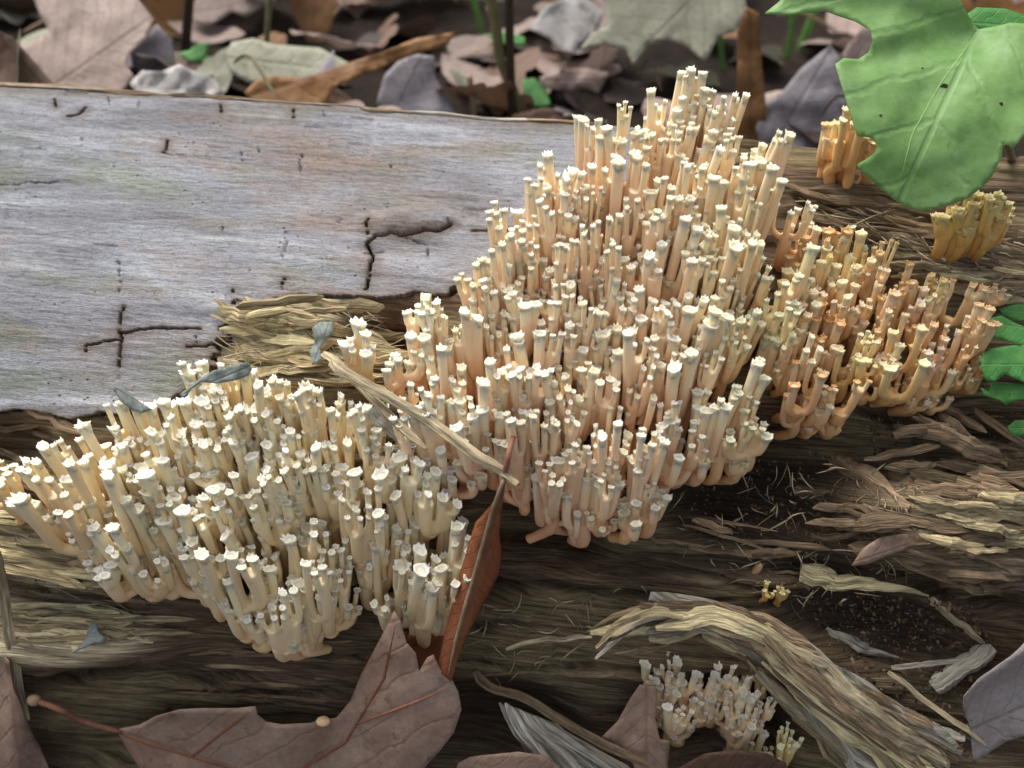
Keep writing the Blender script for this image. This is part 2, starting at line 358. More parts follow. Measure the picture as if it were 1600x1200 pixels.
CRACKS = [([(572, 452), (576, 425), (582, 400), (575, 382), (588, 369), (612, 366), (640, 368), (664, 362), (684, 360), (708, 352)], 4.6),
          ([(577, 368), (574, 352), (580, 342)], 2.6), ([(184, 590), (186, 556), (191, 530), (184, 519), (210, 515), (250, 512), (312, 512)], 3.8),
          ([(128, 556), (131, 541), (160, 536), (184, 530)], 3.0), ([(184, 519), (186, 495), (192, 474)], 3.2), ([(305, 522), (309, 537)], 2.2), ([(290, 541), (340, 538), (360, 541)], 3.4),
          ([(634, 372), (668, 382), (669, 398)], 2.4), ([(255, 240), (262, 220)], 2.8), ([(252, 240), (290, 243)], 2.0), ([(468, 272), (466, 255), (474, 235)], 2.2), ([(124, 232), (131, 210)], 2.2),
          ([(438, 462), (440, 445), (448, 432)], 2.6), ([(446, 395), (449, 378), (440, 402)], 2.2), ([(362, 462), (366, 442)], 2.6), ([(182, 470), (188, 440), (183, 405)], 1.8), ([(86, 156), (88, 170)], 3.0),
          ([(168, 154), (170, 166)], 2.4), ([(219, 158), (218, 168)], 2.2), ([(347, 164), (348, 176)], 2.8), ([(458, 172), (459, 186)], 2.6), ([(507, 174), (508, 184)], 2.4), ([(378, 234), (380, 250)], 1.8),
          ([(280, 205), (283, 214)], 2.0), ([(404, 232), (407, 240)], 2.0), ([(700, 352), (702, 338)], 2.4), ([(570, 395), (600, 392)], 1.8), ([(740, 362), (770, 358), (800, 360)], 3.4), ([(108, 184), (125, 180), (136, 170)], 4.0),
          ([(60, 240), (64, 228)], 1.8), ([(610, 262), (611, 250)], 1.6), ([(530, 350), (538, 330)], 1.6), ([(345, 360), (352, 340)], 1.6), ([(0, 288), (60, 286), (90, 288)], 1.8)]
def build_shell():
    v0 = RIM_V - 0.004
    U, V, P, N, nu, nv = log_grid(-0.33, 0.06, v0, RIM_V + 0.150, 0.0006, 0.00042)
    px, py = project_np(P)
    jx = 26 * (fbm(U * 60, V * 500, 41, 3) - 0.5); jy = 16 * (fbm(U * 160, V * 60, 43, 3) - 0.5)
    lay = np.floor(V * 420 + 3 * fbm(U * 20, V * 40, 44, 2)); jx = jx + 22 * (_hash(lay, lay * 0, 45) - 0.5)
    m = poly_mask(px + jx, py + jy, SHELL)
    m &= ~((V < RIM_V + 0.0012 * vnoise(U * 120, V * 0, 47) + 0.0022 * (vnoise(U * 45, V * 0, 46) > 0.62)))
    d = 0.0030 * (fbm(U * 12, V * 26, 51, 3) - 0.5) + 0.0009 * (fbm(U * 40, V * 300, 53, 3) - 0.5) + 0.00035 * (fbm(U * 150, V * 1300, 55, 2) - 0.5)
    # lifted lower lip and raised plate around the big crack
    d += 0.0022 * blob(px, py, 640, 345, 75, 18, -4) + 0.0012 * blob(px, py, 150, 640, 190, 18) - 0.0012 * blob(px, py, 640, 390, 60, 18)
    wx = 10 * (fbm(U * 150, V * 200, 57, 4) - 0.5); wy = 10 * (fbm(U * 200, V * 150, 59, 4) - 0.5)
    for pts, wd in CRACKS:
        cd_ = seg_dist(px + wx, py + wy, pts); d -= 0.0022 * np.clip(1.2 - cd_ / (0.36 * wd), 0, 1)
        if wd > 2.5: m &= ~(cd_ < 0.24 * wd)
    pit = (_hash(np.floor(U * 120), np.floor(V * 160), 61) > 0.985); d -= 0.0004 * pit
    X = P + N * d[:, None]
    F = grid_faces(nu, nv); keep = m[F].all(1); F = F[keep]
    # skirt down to the core along the broken edges
    E = np.concatenate([F[:, [0, 1]], F[:, [1, 2]], F[:, [2, 3]], F[:, [3, 0]]]); key = np.sort(E, 1); kk = key[:, 0] * np.int64(len(X)) + key[:, 1]
    uq, idx, cnt = np.unique(kk, return_index=True, return_counts=True); B = E[idx[cnt == 1]]
    bv = np.unique(B); low = {}
    edge = np.zeros(len(X))
    off = len(X); Xl = X[bv] - N[bv] * (0.0058) - 0.0002; mp = np.zeros(len(X), np.int64); mp[bv] = off + np.arange(len(bv))
    S = np.stack([B[:, 1], B[:, 0], mp[B[:, 0]], mp[B[:, 1]]], -1)
    # brown tint near the break and along the rim
    cnt2 = np.zeros(len(X)); edge[bv] = 1.0
    e2 = edge.reshape(nu, nv).copy()
    for _ in range(5):
        q = np.pad(e2, 1, mode='edge'); e2 = np.maximum(e2, 0.72 * np.maximum.reduce([q[:-2, 1:-1], q[2:, 1:-1], q[1:-1, :-2], q[1:-1, 2:]]))
    edge = e2.ravel(); edge = np.maximum(edge, 0.8 * sstep(0.010, 0.002, V - RIM_V - 0.004 * fbm(U * 50, V * 200, 71, 2)) * sstep(0.42, 0.6, fbm(U * 30, V * 200, 73, 3)))
    XA = np.vstack([X, Xl]); UV = np.vstack([np.stack([U, V], -1), np.stack([U[bv], V[bv] + 0.005], -1)]); ed = np.concatenate([edge, np.ones(len(bv))])
    FA = np.vstack([F, S]); used = np.unique(FA); rm = np.full(len(XA), -1, np.int64); rm[used] = np.arange(len(used))
    return mesh('grey_outer_wood', XA[used], rm[FA], UV[used], {'edge': ed[used]}), XA[used], rm[FA]

core_me, core_X, core_F = build_core()
shell_me, shell_X, shell_F = build_shell()
log = empty('fallen_log', (0, 0.03, -0.1))
tag(log, 'long rotting fallen log with weathered grey top, covered in coral fungus', 'log')
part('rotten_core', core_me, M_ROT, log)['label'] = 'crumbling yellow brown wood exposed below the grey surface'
part('outer_wood', shell_me, M_GREY, log)['label'] = 'smooth weathered grey wood skin with cracks and broken edge'
_all = np.vstack([core_X, shell_X])
LOGBVH = BVHTree.FromPolygons(_all.tolist(), core_F.tolist() + (shell_F + len(core_X)).tolist())
def on_log(px, py):
    h = LOGBVH.ray_cast(CAM, ray(px, py), 3.0)
    return (h[0], h[1]) if h[0] is not None else (None, None)
_gu, _gv, _gP, _gN, _gnu, _gnv = log_grid(-0.34, 0.36, 0.0, VLEN, 0.006, 0.004)
SMOOTHBVH = BVHTree.FromPolygons(_gP.tolist(), grid_faces(_gnu, _gnv).tolist())
def on_smooth(px, py):
    h = SMOOTHBVH.ray_cast(CAM, ray(px, py), 3.0)
    if h[0] is None: return None, None
    n = h[1] if h[1].dot(CAM - h[0]) > 0 else -h[1]
    return h[0], n

# ================================================================= GROUND
def ground_z(x, y):
    x, y = np.asarray(x, float), np.asarray(y, float)
    z = -0.165 + 0.167 * sstep(-0.03, 0.13, y + KY * x) + 0.05 * np.clip(y - 0.13, 0, 3) + 0.03 * np.clip(y - 3, 0, 40)
    return z + 0.012 * (fbm(x * 9, y * 9, 81, 4) - 0.5) - KZ * np.clip(x, -0.6, 0.6)
def build_ground():
    g = np.concatenate([-np.geomspace(30, 0.7, 26), np.linspace(-0.66, 0.66, 150), np.geomspace(0.7, 30, 26)])
    X, Y = np.meshgrid(g, g + 0.15, indexing='ij'); Z = ground_z(X, Y)
    b = NB('forest_soil'); tc = b.n('TexCoord').outputs['Object']
    n1 = b.noise(tc, 40, 5, 0.7); n2 = b.noise(tc, 500, 4, 0.7)
    col = b.ramp(n1, [(0.3, (0.016, 0.011, 0.008)), (0.55, (0.045, 0.030, 0.021)), (0.75, (0.09, 0.062, 0.042))])
    col = b.mix(0.6, col, b.ramp(n2, [(0.3, 0.4), (0.7, 1.4)]), 'MULTIPLY')
    m = b.fin(col, 0.95, b.bump(b.math('ADD', n1, n2), 1.0, 0.006), 0.15)
    o = obj('ground', mesh('ground', np.stack([X.ravel(), Y.ravel(), Z.ravel()], -1), grid_faces(len(g), len(g))), m)
    tag(o, 'dark forest soil under the leaf litter', None, None, 'structure')
build_ground()
def on_ground(px, py):
    d = ray(px, py); t = 0.2
    for _ in range(400):
        p = CAM + d * t
        if p.z < float(ground_z(p.x, p.y)): break
        t += 0.002
    return CAM + d * t

# ================================================================= tube / strand builders
def frames(P, ref):
    P = np.asarray(P, float); T = np.gradient(P, axis=0); T /= np.linalg.norm(T, axis=1, keepdims=True) + 1e-12
    A = np.cross(T, ref); A /= np.linalg.norm(A, axis=1, keepdims=True) + 1e-12; B = np.cross(A, T)
    return P, T, A, B
def tube(P, ra, rb, ref=(0, 0, 1), sides=8, cap=True, jag=0.0, seed=0):
    """elliptic tube: ra = half width, rb = half thickness along ref"""
    P, T, A, B = frames(P, np.asarray(ref, float)); n = len(P)
    ra = np.broadcast_to(ra, n); rb = np.broadcast_to(rb, n); a = np.arange(sides) * 2 * math.pi / sides
    r = np.ones((n, sides))
    if jag: r = 1 + jag * (np.random.default_rng(seed).random((1, sides)) - 0.5) * 1.8 + 0.45 * jag * (np.random.default_rng(seed + 1).random((n, sides)) - 0.5)
    V = P[:, None] + (A[:, None] * (np.cos(a)[None, :, None] * ra[:, None, None]) + B[:, None] * (np.sin(a)[None, :, None] * rb[:, None, None])) * r[..., None]
    L = np.concatenate([[0], np.cumsum(np.linalg.norm(np.diff(P, axis=0), axis=1))])
    uv = np.stack([np.repeat(L, sides), np.tile(a / (2 * math.pi), n) * np.repeat(np.maximum(ra, 1e-5), sides) * 4 + seed * 0.013], -1)
    F = [[i * sides + j, i * sides + (j + 1) % sides, (i + 1) * sides + (j + 1) % sides, (i + 1) * sides + j] for i in range(n - 1) for j in range(sides)]
    if cap: F += [list(range(sides))[::-1], [(n - 1) * sides + j for j in range(sides)]]
    return V.reshape(-1, 3), F, uv
def smooth_path(P, n):
    P = np.asarray(P, float)
    if len(P) == 2: return P[0] + (P[1] - P[0]) * np.linspace(0, 1, n)[:, None]
    c = catmull(P, 12); t = np.concatenate([[0], np.cumsum(np.linalg.norm(np.diff(c, axis=0), axis=1))]); s = np.linspace(0, t[-1], n)
    return np.stack([np.interp(s, t, c[:, k]) for k in range(3)], -1)
_sc = [0]
def strand(name, P, width, thick, mat, parent=None, n=14, sides=7, taper=(0.35, 0.15), ref=None, jag=0.35, wob=0.0, smooth=False, slope=(6, 5)):
    _sc[0] += 1; sd_ = _sc[0]; C = smooth_path(P, n); t = np.linspace(0, 1, n)
    if wob: C = C + wob * (np.stack([vnoise(t * 6, t * 0 + 3.3 * k, sd_ + k) for k in range(3)], -1) - 0.5)
    e = np.minimum(1, np.minimum(taper[0] + t * slope[0], taper[1] + (1 - t) * slope[1])); e = np.maximum(e, 0.03)
    if ref is None: ref = CAM - Vector(C[n // 2].tolist())
    V, F, uv = tube(C, width / 2 * e, thick / 2 * e, ref, sides, True, jag, sd_)
    me = mesh(name, V, F, uv, smooth=smooth)
    if parent is not None: return part(name, me, mat, parent)
    o = obj(name, me, mat); c0 = Vector(C[0].tolist()); me.transform(Matrix.Translation(-c0)); o.location = c0; return o
def lpts(pts):
    """pixel points with a lift (m) above the real log surface -> world points"""
    out = []
    for p in pts:
        q, nn = on_smooth(p[0], p[1])
        if q is None: q = on_ground(p[0], p[1]); nn = Vector((0, 0, 1))
        r, _ = on_log(p[0], p[1])
        if r is not None and (r - CAM).length < (q - CAM).length + 0.012: q = r
        out.append(list(q - ray(p[0], p[1]) * p[2]))
    return out

# ================================================================= LOG SPLINTERS (parts of the log)
def splinters(poly, count, ang, lenr, widr, mat, lift=(0.0005, 0.003), seed=1, spread=9):
    r = random.Random(seed); xs = [p[0] for p in poly]; ys = [p[1] for p in poly]; k = 0; tries = 0
    while k < count and tries < count * 40:
        tries += 1
        x, y = r.uniform(min(xs), max(xs)), r.uniform(min(ys), max(ys))
        if not in_poly(x, y, poly): continue
        L = r.uniform(*lenr); a = rad(ang + r.gauss(0, spread)); dx, dy = math.cos(a) * L / 2, math.sin(a) * L / 2
        l0, l1 = r.uniform(*lift), r.uniform(*lift)
        P = lpts([(x - dx, y - dy, l0 - 0.001), (x, y, (l0 + l1) / 2 + 0.0006), (x + dx, y + dy, l1)])
        Lm = np.linalg.norm(np.array(P[2]) - np.array(P[0]))
        if Lm > L * 0.00045: continue
        wd = r.uniform(*widr) * 0.00021
        strand('splinter', P, wd, wd * r.uniform(0.3, 0.6), mat, log, n=9, sides=6, taper=(r.uniform(0.1, 0.6), r.uniform(0.05, 0.4)), jag=0.7, wob=0.0014, slope=(r.uniform(2, 7), r.uniform(1.5, 6))); k += 1
splinters([(365, 475), (560, 470), (640, 560), (600, 610), (470, 585), (350, 570)], 46, 8, (60, 160), (6, 20), M_SPL, (0.0005, 0.0045), seed=3, spread=10)
splinters([(0, 800), (240, 870), (260, 920), (0, 900)], 26, 12, (110, 280), (9, 26), M_SPL, (0.001, 0.004), seed=4, spread=4)
splinters([(20, 945), (230, 950), (220, 1010), (40, 1010)], 22, 2, (80, 200), (5, 13), M_SPL, (0.0, 0.0016), seed=5, spread=3)
splinters([(1260, 760), (1600, 740), (1600, 930), (1420, 900), (1280, 850)], 46, 6, (70, 190), (7, 20), M_SPLB, (0.0005, 0.005), seed=6, spread=9)
splinters([(1440, 780), (1600, 770), (1600, 880), (1480, 870)], 20, 7, (60, 150), (6, 16), M_SPL, (0.002, 0.007), seed=7, spread=7)
splinters([(1260, 290), (1440, 300), (1600, 370), (1600, 470), (1420, 430), (1400, 380), (1270, 350)], 40, 9, (70, 190), (6, 16), M_SPLB, seed=8, spread=7)
splinters([(1410, 410), (1600, 400), (1600, 480), (1540, 470)], 10, 7, (90, 180), (8, 18), M_SPL, (0.001, 0.004), seed=9, spread=6)
splinters([(1320, 620), (1580, 640), (1600, 740), (1400, 740)], 16, 14, (60, 150), (7, 18), M_SPLB, seed=10, spread=14)
splinters([(0, 640), (120, 650), (60, 760), (0, 780)], 12, 20, (60, 140), (5, 12), M_SPLB, seed=11, spread=8)
splinters([(1050, 800), (1240, 830), (1240, 900), (1060, 860)], 10, 8, (70, 170), (5, 12), M_SPLB, seed=12, spread=8)
splinters([(250, 1010), (900, 980), (1000, 1080), (300, 1110)], 18, 2, (80, 220), (4, 9), M_SPLB, (-0.0006, 0.0006), seed=13, spread=3)
# pale slivers standing along the rim, and the thin bleached rim strip
for a, b_, wd, m in [((-40, 140), (262, 153), 9, M_SPLB), ((262, 152), (402, 164), 8, M_SPLB), ((-60, 148), (330, 165), 4.5, M_WHITE), ((320, 163), (700, 181), 4, M_WHITE), ((640, 180), (930, 203), 5, M_WHITE), ((560, 178), (660, 184), 6, M_SPLB), ((770, 190), (930, 206), 6, M_SPLB)]:
    P = []
    for t in np.linspace(0, 1, 6):
        x = a[0] + (b_[0] - a[0]) * t
        uu = 0
        best = None
        for yy in range(120, 260):     # first height at which the log is hit: the rim
            q, _ = on_log(x, yy)
            if q is not None: best = q; break
        P.append(list(best + Vector((0, 0.0005, 0.0006))))
    strand('rim_sliver', P, wd * 0.00023, wd * 0.00014, m, log, n=16, sides=6, ref=(0, -0.4, 1), jag=0.4, wob=0.0006)
# fine loose fibres on the rotten wood
def fibres(polys, mat, seed=2):
    r = random.Random(seed); Vs, Fs, uvs = [], [], []; off = 0
    for poly, count, ang, sp, lr in polys:
        xs = [p[0] for p in poly]; ys = [p[1] for p in poly]; k = 0
        while k < count:
            x, y = r.uniform(min(xs), max(xs)), r.uniform(min(ys), max(ys))
            if not in_poly(x, y, poly): continue
            k += 1; L = r.uniform(*lr); a = rad(ang + r.gauss(0, sp)); dx, dy = math.cos(a) * L / 2, math.sin(a) * L / 2
            P = lpts([(x - dx, y - dy, r.uniform(0, .002)), (x + r.gauss(0, 3), y + r.gauss(0, 3), r.uniform(0.001, .004)), (x + dx, y + dy, r.uniform(0, .003))])
            if np.linalg.norm(np.array(P[2]) - np.array(P[0])) > L * 0.0005: continue
            C = smooth_path(P, 6); wd = r.uniform(0.00007, 0.0003)
            V, F, uv = tube(C, wd * np.array([.4, 1, 1, .9, .7, .2]), wd * 0.6, ray(x, y) * -1, 4)
            Vs.append(V); Fs += [[i + off for i in f] for f in F]; uvs.append(uv); off += len(V)
    return mesh('fibres', np.vstack(Vs), Fs, np.vstack(uvs))
f = part('loose_fibres', fibres([([(370, 480), (560, 470), (640, 560), (600, 600), (350, 570)], 160, 10, 22, (20, 80)), ([(1050, 760), (1300, 720), (1500, 760), (1500, 900), (1250, 960), (1060, 860)], 170, 40, 60, (12, 45)),
    ([(0, 800), (250, 880), (230, 1010), (0, 1010)], 60, 8, 14, (20, 70)), ([(1260, 300), (1600, 380), (1600, 470), (1400, 400), (1270, 350)], 90, 12, 25, (20, 80)), ([(620, 960), (1000, 900), (1050, 1000), (760, 1080)], 60, 10, 40, (15, 50))], M_STRAW), M_STRAW, log)
f['kind'] = 'stuff'

# ================================================================= CORAL FUNGUS
def rod(P, r, sides=8):
    """plain rounded rod, only used as raw material for the fused body"""
    P, T, A, B = frames(P, np.array([0.31, 0.95, 0.05])); n = len(P); a = np.arange(sides) * 2 * math.pi / sides; r = np.broadcast_to(r, n)
    V = (P[:, None] + A[:, None] * (np.cos(a)[None, :, None] * r[:, None, None]) + B[:, None] * (np.sin(a)[None, :, None] * r[:, None, None])).reshape(-1, 3)
    F = [[i * sides + j, i * sides + (j + 1) % sides, (i + 1) * sides + (j + 1) % sides, (i + 1) * sides + j] for i in range(n - 1) for j in range(sides)]
    return V, F + [list(range(sides))[::-1], [(n - 1) * sides + j for j in range(sides)]]
def crown(c, T, R, g, flare, tooth, sides=16):
    """flared cup with a ring of uneven little points"""
    T = np.asarray(T, float); T /= np.linalg.norm(T); A = np.cross(T, [0.31, 0.95, 0.05]); A /= np.linalg.norm(A); B = np.cross(A, T); a = np.arange(sides) * 2 * math.pi / sides + g.random() * 6; a = a + 0.12 * (g.random(sides) - 0.5)
    el = 1 + g.uniform(0, 0.3); V, h = [], []
    ev = (np.arange(sides) % 2 == 0) * (g.random(sides) > 0.22); tl = tooth * (0.12 + 1.3 * g.random(sides) ** 1.6) * g.uniform(0.6, 1.25) * ev; ev = ev * (0.4 + 0.8 * g.random(sides)); wav = 1 + 0.16 * (g.random(sides) - 0.5)
    def ring(ra, lift, hv): V.append(c + A * ((np.cos(a) * ra * wav * el)[:, None]) + B * ((np.sin(a) * ra * wav / el)[:, None]) + T * np.broadcast_to(lift, sides)[:, None]); h.append(np.full(sides, hv))
    ring(R * 0.80, -R * 1.6, 0.90); ring(R * 0.97, -R * 0.7, 0.92); ring(R * (1 + flare) / 2, -R * 0.1, 0.945); ring(R * flare * (0.95 + 0.08 * ev), R * 0.25, 0.965)
    ring(R * flare * (0.93 + 0.24 * ev), R * 0.30 + tl, 1.0); ring(R * flare * (0.78 + 0.10 * ev), R * 0.22 + tl * 0.35, 0.995); ring(R * flare * 0.42, -R * 0.12, 0.965)
    m = len(V); V = np.vstack(V + [c - T * 0.2 * R]); F = [[q * sides + j, q * sides + (j + 1) % sides, (q + 1) * sides + (j + 1) % sides, (q + 1) * sides + j] for q in range(m - 1) for j in range(sides)]
    return V, F + [[(m - 1) * sides + j, (m - 1) * sides + (j + 1) % sides, m * sides] for j in range(sides)] + [list(range(sides))[::-1]], np.concatenate(h + [[0.98]])
_tmp = []
def fuse(V, F, voxel):
    me = bpy.data.meshes.new('raw'); me.from_pydata(V.tolist(), [], F); o = bpy.data.objects.new('raw', me); COL.objects.link(o)
    m = o.modifiers.new('r', 'REMESH'); m.mode = 'VOXEL'; m.voxel_size = voxel
    m = o.modifiers.new('s', 'SMOOTH'); m.factor = 0.5; m.iterations = 3
    m = o.modifiers.new('d', 'DECIMATE'); m.ratio = 0.42
    dg = bpy.context.evaluated_depsgraph_get(); e = o.evaluated_get(dg); q = e.to_mesh()
    W = np.empty(len(q.vertices) * 3, np.float32); q.vertices.foreach_get('co', W); G = [list(p.vertices) for p in q.polygons]; e.to_mesh_clear()
    bpy.data.objects.remove(o); bpy.data.meshes.remove(me); return W.reshape(-1, 3).astype(float), G
def coral_branch(H, rc, seed, hook=0.0, cols=(2, 3, 3, 4, 4, 5), spread=1.0, second=0.4, fork=(0.25, 0.5), low=0.7, flare=(1.08, 1.32), tooth=0.0009):
    """a branch of height H: stalk, fork and several crowned columns; hook = metres it first grows outwards (-Y)"""
    g = random.Random(seed); gn = np.random.default_rng(seed); Vs, Fs, off = [], [], 0; CV, CF, CH, co = [], [], [], 0
    def add(P, r):
        nonlocal off
        V, F = rod(P, r); Vs.append(V); Fs.extend([[i + off for i in f] for f in F]); off += len(V)
    def cap(C, R):
        nonlocal co
        V, F, h = crown(C[-1], C[-1] - C[-2], R, gn, g.uniform(*flare), tooth * (0.5 + 0.5 * R / 0.0016)); CV.append(V); CF.extend([[i + co for i in f] for f in F]); CH.append(h); co += len(V)
    hf = H * g.uniform(*fork); n = g.choice(cols); lx, ly = g.gauss(0, 0.03), g.gauss(0, 0.03); y0 = hook
    st = [(0, y0, -0.004)]
    if hook > 0: st += [(g.gauss(0, .0006), y0 * 0.45, hf * 0.02 - 0.001), (g.gauss(0, .0006), y0 * 0.06, hf * 0.3)]
    else: st += [(g.gauss(0, .0008), g.gauss(0, .0008), hf * 0.45)]
    top = Vector((lx * H, ly * H, hf)); st += [tuple(top)]
    add(smooth_path(st, 8), rc * np.linspace(1.05, 1.45, 8))
    a0 = g.uniform(0, 6.28); flat = g.uniform(0.4, 0.95)
    for k in range(n):
        a = a0 + k * 6.283 / n + g.uniform(-0.4, 0.4); sp = spread * rc * (g.uniform(1.6, 3.2) if n > 2 else g.uniform(1.2, 2.2))
        if k == n - 1 and n >= 4: sp *= 0.25
        sp = sp * (g.uniform(0.45, 1.15) if n > 4 else 1.0); dx, dy = math.cos(a) * sp, math.sin(a) * sp * flat; hc = H * g.uniform(low, 1.0) if k else H
        zf = hf - rc * g.uniform(0.0, 1.6); ox, oy = g.gauss(0, 0.03) + 0.05 * dx / (sp + 1e-6), g.gauss(0, 0.03) + 0.05 * dy / (sp + 1e-6)
        b0 = Vector((top.x * zf / hf, top.y * zf / hf, zf)); e = hc - hf
        pts = [b0, b0 + Vector((dx * 0.75, dy * 0.75, rc * 1.0)), b0 + Vector((dx, dy, rc * 1.1 + e * 0.3)), Vector((top.x + dx + ox * e, top.y + dy + oy * e, hc))]
        C = smooth_path([tuple(p) for p in pts], 10); r_ = rc * g.uniform(0.70, 1.05)
        if g.random() < second and e > rc * 4:
            m = g.choice([2, 2, 3, 3, 4]); q = g.choice([5, 6, 7]); add(C[:q + 1], r_ * np.linspace(1.0, 1.3, q + 1)); aa = g.uniform(0, 6.28)
            for j in range(m):
                aa += 6.283 / m + g.uniform(-.3, .3); s2 = r_ * g.uniform(0.9, 1.6); v = Vector((math.cos(aa) * s2, math.sin(aa) * s2, 0)); p0 = Vector(C[q - 1].tolist()); up = (hc - p0.z) * g.uniform(0.7, 1.12)
                CC = smooth_path([tuple(p0), tuple(p0 + v * 0.85 + Vector((0, 0, up * 0.3))), tuple(p0 + v + Vector((ox, oy, 1)) * up)], 6); r2 = r_ * g.uniform(0.5, 0.72)
                add(CC, r2 * np.array([1.1, 1, 1, 1, 1, 1.02])); cap(CC, r2)
        else:
            add(C, r_ * np.array([1.1, 1.02, .98, .97, .96, .96, .96, .97, .99, 1.02])); cap(C, r_)
        if g.random() < 0.3:
            p0 = Vector(C[g.choice([3, 4, 5])].tolist()); aa = g.uniform(0, 6.28); v = Vector((math.cos(aa), math.sin(aa), 0)) * r_ * g.uniform(1.3, 1.9)
            CC = smooth_path([tuple(p0), tuple(p0 + v), tuple(p0 + v * 1.15 + Vector((0, 0, rc * g.uniform(1.5, 4.5))))], 5); add(CC, r_ * 0.5); cap(CC, r_ * 0.5)
    BV, BF = fuse(np.vstack(Vs), Fs, 0.00036 if rc > 0.0016 else 0.0003 if rc > 0.001 else 0.0002)
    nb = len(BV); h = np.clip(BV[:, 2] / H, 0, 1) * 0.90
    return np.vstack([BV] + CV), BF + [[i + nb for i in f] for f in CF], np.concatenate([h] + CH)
_cm = {}
def coral_mesh(style, H, hook, variant, rc, mat, **kw):
    hs = [0.008, 0.012, 0.018, 0.026, 0.036, 0.048, 0.062]; Hc = min(hs, key=lambda v: abs(math.log(v / H)))
    key = (style, Hc, hook > 0, variant)
    if key not in _cm:
        V, F, h = coral_branch(Hc, rc * (0.85 if Hc < 0.014 else 1.0), hash((style, int(Hc * 1e4), hook > 0, variant)) % 99991 if False else (len(_cm) * 37 + 11), hook, **kw)
        me = mesh('branch', V, F, None, {'rise': h}); me.materials.append(mat); _cm[key] = me
    return _cm[key], H / Hc
def place_branch(root, bpx, tip_py, style, rc, mat, hook, tint, r, nvar=6, name='branch', smin=0.8, tilt=0.0, **kw):
    """base on the log where pixel bpx sees it, as high as pixel row tip_py"""
    q, nn = on_log(*bpx); s, sn = on_smooth(*bpx)
    if q is None: return None
    if s is not None and (q - CAM).length > (s - CAM).length + 0.008: q = s + ray(*bpx) * 0.008
    lo, hi = 0.0, 0.09
    for _ in range(24):
        m = (lo + hi) / 2
        if project(q + Vector((0, 0, m)))[1] > tip_py: lo = m
        else: hi = m
    H = max(0.006, lo)
    for fz in (0.55, 0.95):      # do not let a branch grow up into overhanging wood
        P_ = q + Vector((0, -hook * 0.8, H * fz)); dv_ = P_ - CAM; hit = LOGBVH.ray_cast(CAM, dv_.normalized(), dv_.length - 0.0012)
        if hit[0] is not None: return None
    me, k = coral_mesh(style, H, hook, r.randrange(nvar), rc, mat, **kw)
    o = obj(name, me, None, root); o.matrix_parent_inverse = Matrix.Translation(-root.location)
    base = q + ((sn if sn else nn) * 0.0005); xy = r.uniform(0.82, 1.2)
    if hook: base = base + Vector((0, -hook * 0.85 * xy, 0))
    rz = r.gauss(0, 0.45) if hook else r.uniform(0, 6.28)
    o.location = base; o.rotation_euler = (Matrix.Rotation(tilt, 3, 'Y') @ Matrix.Rotation(r.gauss(0, 0.04), 3, 'X') @ Matrix.Rotation(rz, 3, 'Z')).to_euler(); o.scale = (xy, xy, k)
    o.color = tint + (1,)
    return o
def cluster(name, label, poly, spacing, hmax, style, rc, mat, tintf, seed, cat='fungus', hook=0.007, limit=290, minh=38, group=None, vy=0.8, fan=0.0, **kw):
    r = random.Random(seed); xs = [p[0] for p in poly]; ys = [p[1] for p in poly]
    cx, cy = sum(xs) / len(xs), max(ys); q, _ = on_log(cx, min(cy, 1190)); root = empty(name, q); tag(root, label, cat, group)
    pts = []
    for _ in range(16000):
        x, y = r.uniform(min(xs), max(xs)), r.uniform(min(ys), max(ys))
        if not in_poly(x, y, poly): continue
        if any((x - a) ** 2 + ((y - b) * vy) ** 2 < spacing ** 2 for a, b in pts): continue
        pts.append((x, y))
    pts.sort(key=lambda p: p[1]); made = 0
    for x, y in pts:
        yb = y
        while yb < 1210 and in_poly(x + (800 - x) * 0 , yb + 6, poly): yb += 6
        room = yb - y
        if room < minh: continue
        hp = min(room, hmax(x, y) * r.uniform(0.85, 1.15)); low = room - hp < 45
        if made >= limit: break
        tl = fan * max(-1.3, min(1.3, (x - (min(xs) + max(xs)) / 2) / (0.5 * (max(xs) - min(xs))))) + r.gauss(0, 0.03)
        bx = x + (x - 800) * (-hp / (1706 + 600 - y)) - tl * hp
        o = place_branch(root, (bx, y + hp), y, style, rc * r.uniform(0.9, 1.1), mat, hook if low else 0.0, tintf(x, y, r), r, tilt=tl, **kw)
        if o: made += 1
    return root, made
def tint_main(x, y, r):
    ye = float(np.clip((x - 1060) / 170, 0, 1) * np.clip((y - 200) / 200, 0, 1)); lo = float(np.clip((y - 720) / 80, 0, 1)) * float(np.clip((x - 900) / 100, 0, 1)); ye = max(ye, lo)  # yellowing paints leaf-green light and shade into the branch tint
    wl = float(np.clip((760 - x) / 60, 0, 1)); tp = float(np.clip((230 - y) / 120, 0, 1))
    return (1 - 0.06 * ye + 0.05 * wl + .03 * tp, 1 - 0.02 * ye + 0.12 * wl + .08 * tp, 1 - 0.22 * ye + 0.18 * wl + .1 * tp)
MAIN = [(600, 545), (612, 540), (632, 480), (680, 472), (740, 470), (757, 400), (790, 360), (790, 300), (832, 280), (840, 238), (905, 245), (918, 170), (960, 160), (1020, 175), (1030, 140), (1058, 118), (1074, 104), (1112, 104), (1128, 124), (1165, 150),
        (1200, 190), (1225, 240), (1255, 285), (1250, 340), (1240, 420), (1235, 500), (1215, 560), (1200, 640), (1185, 690), (1180, 722), (1130, 745), (1085, 740), (1040, 750), (1035, 800), (1010, 838), (985, 832), (960, 810), (920, 838), (890, 832), (860, 805),
        (825, 803), (815, 780), (790, 760), (760, 745), (730, 745), (700, 760), (660, 720), (640, 690), (625, 640), (610, 600)]
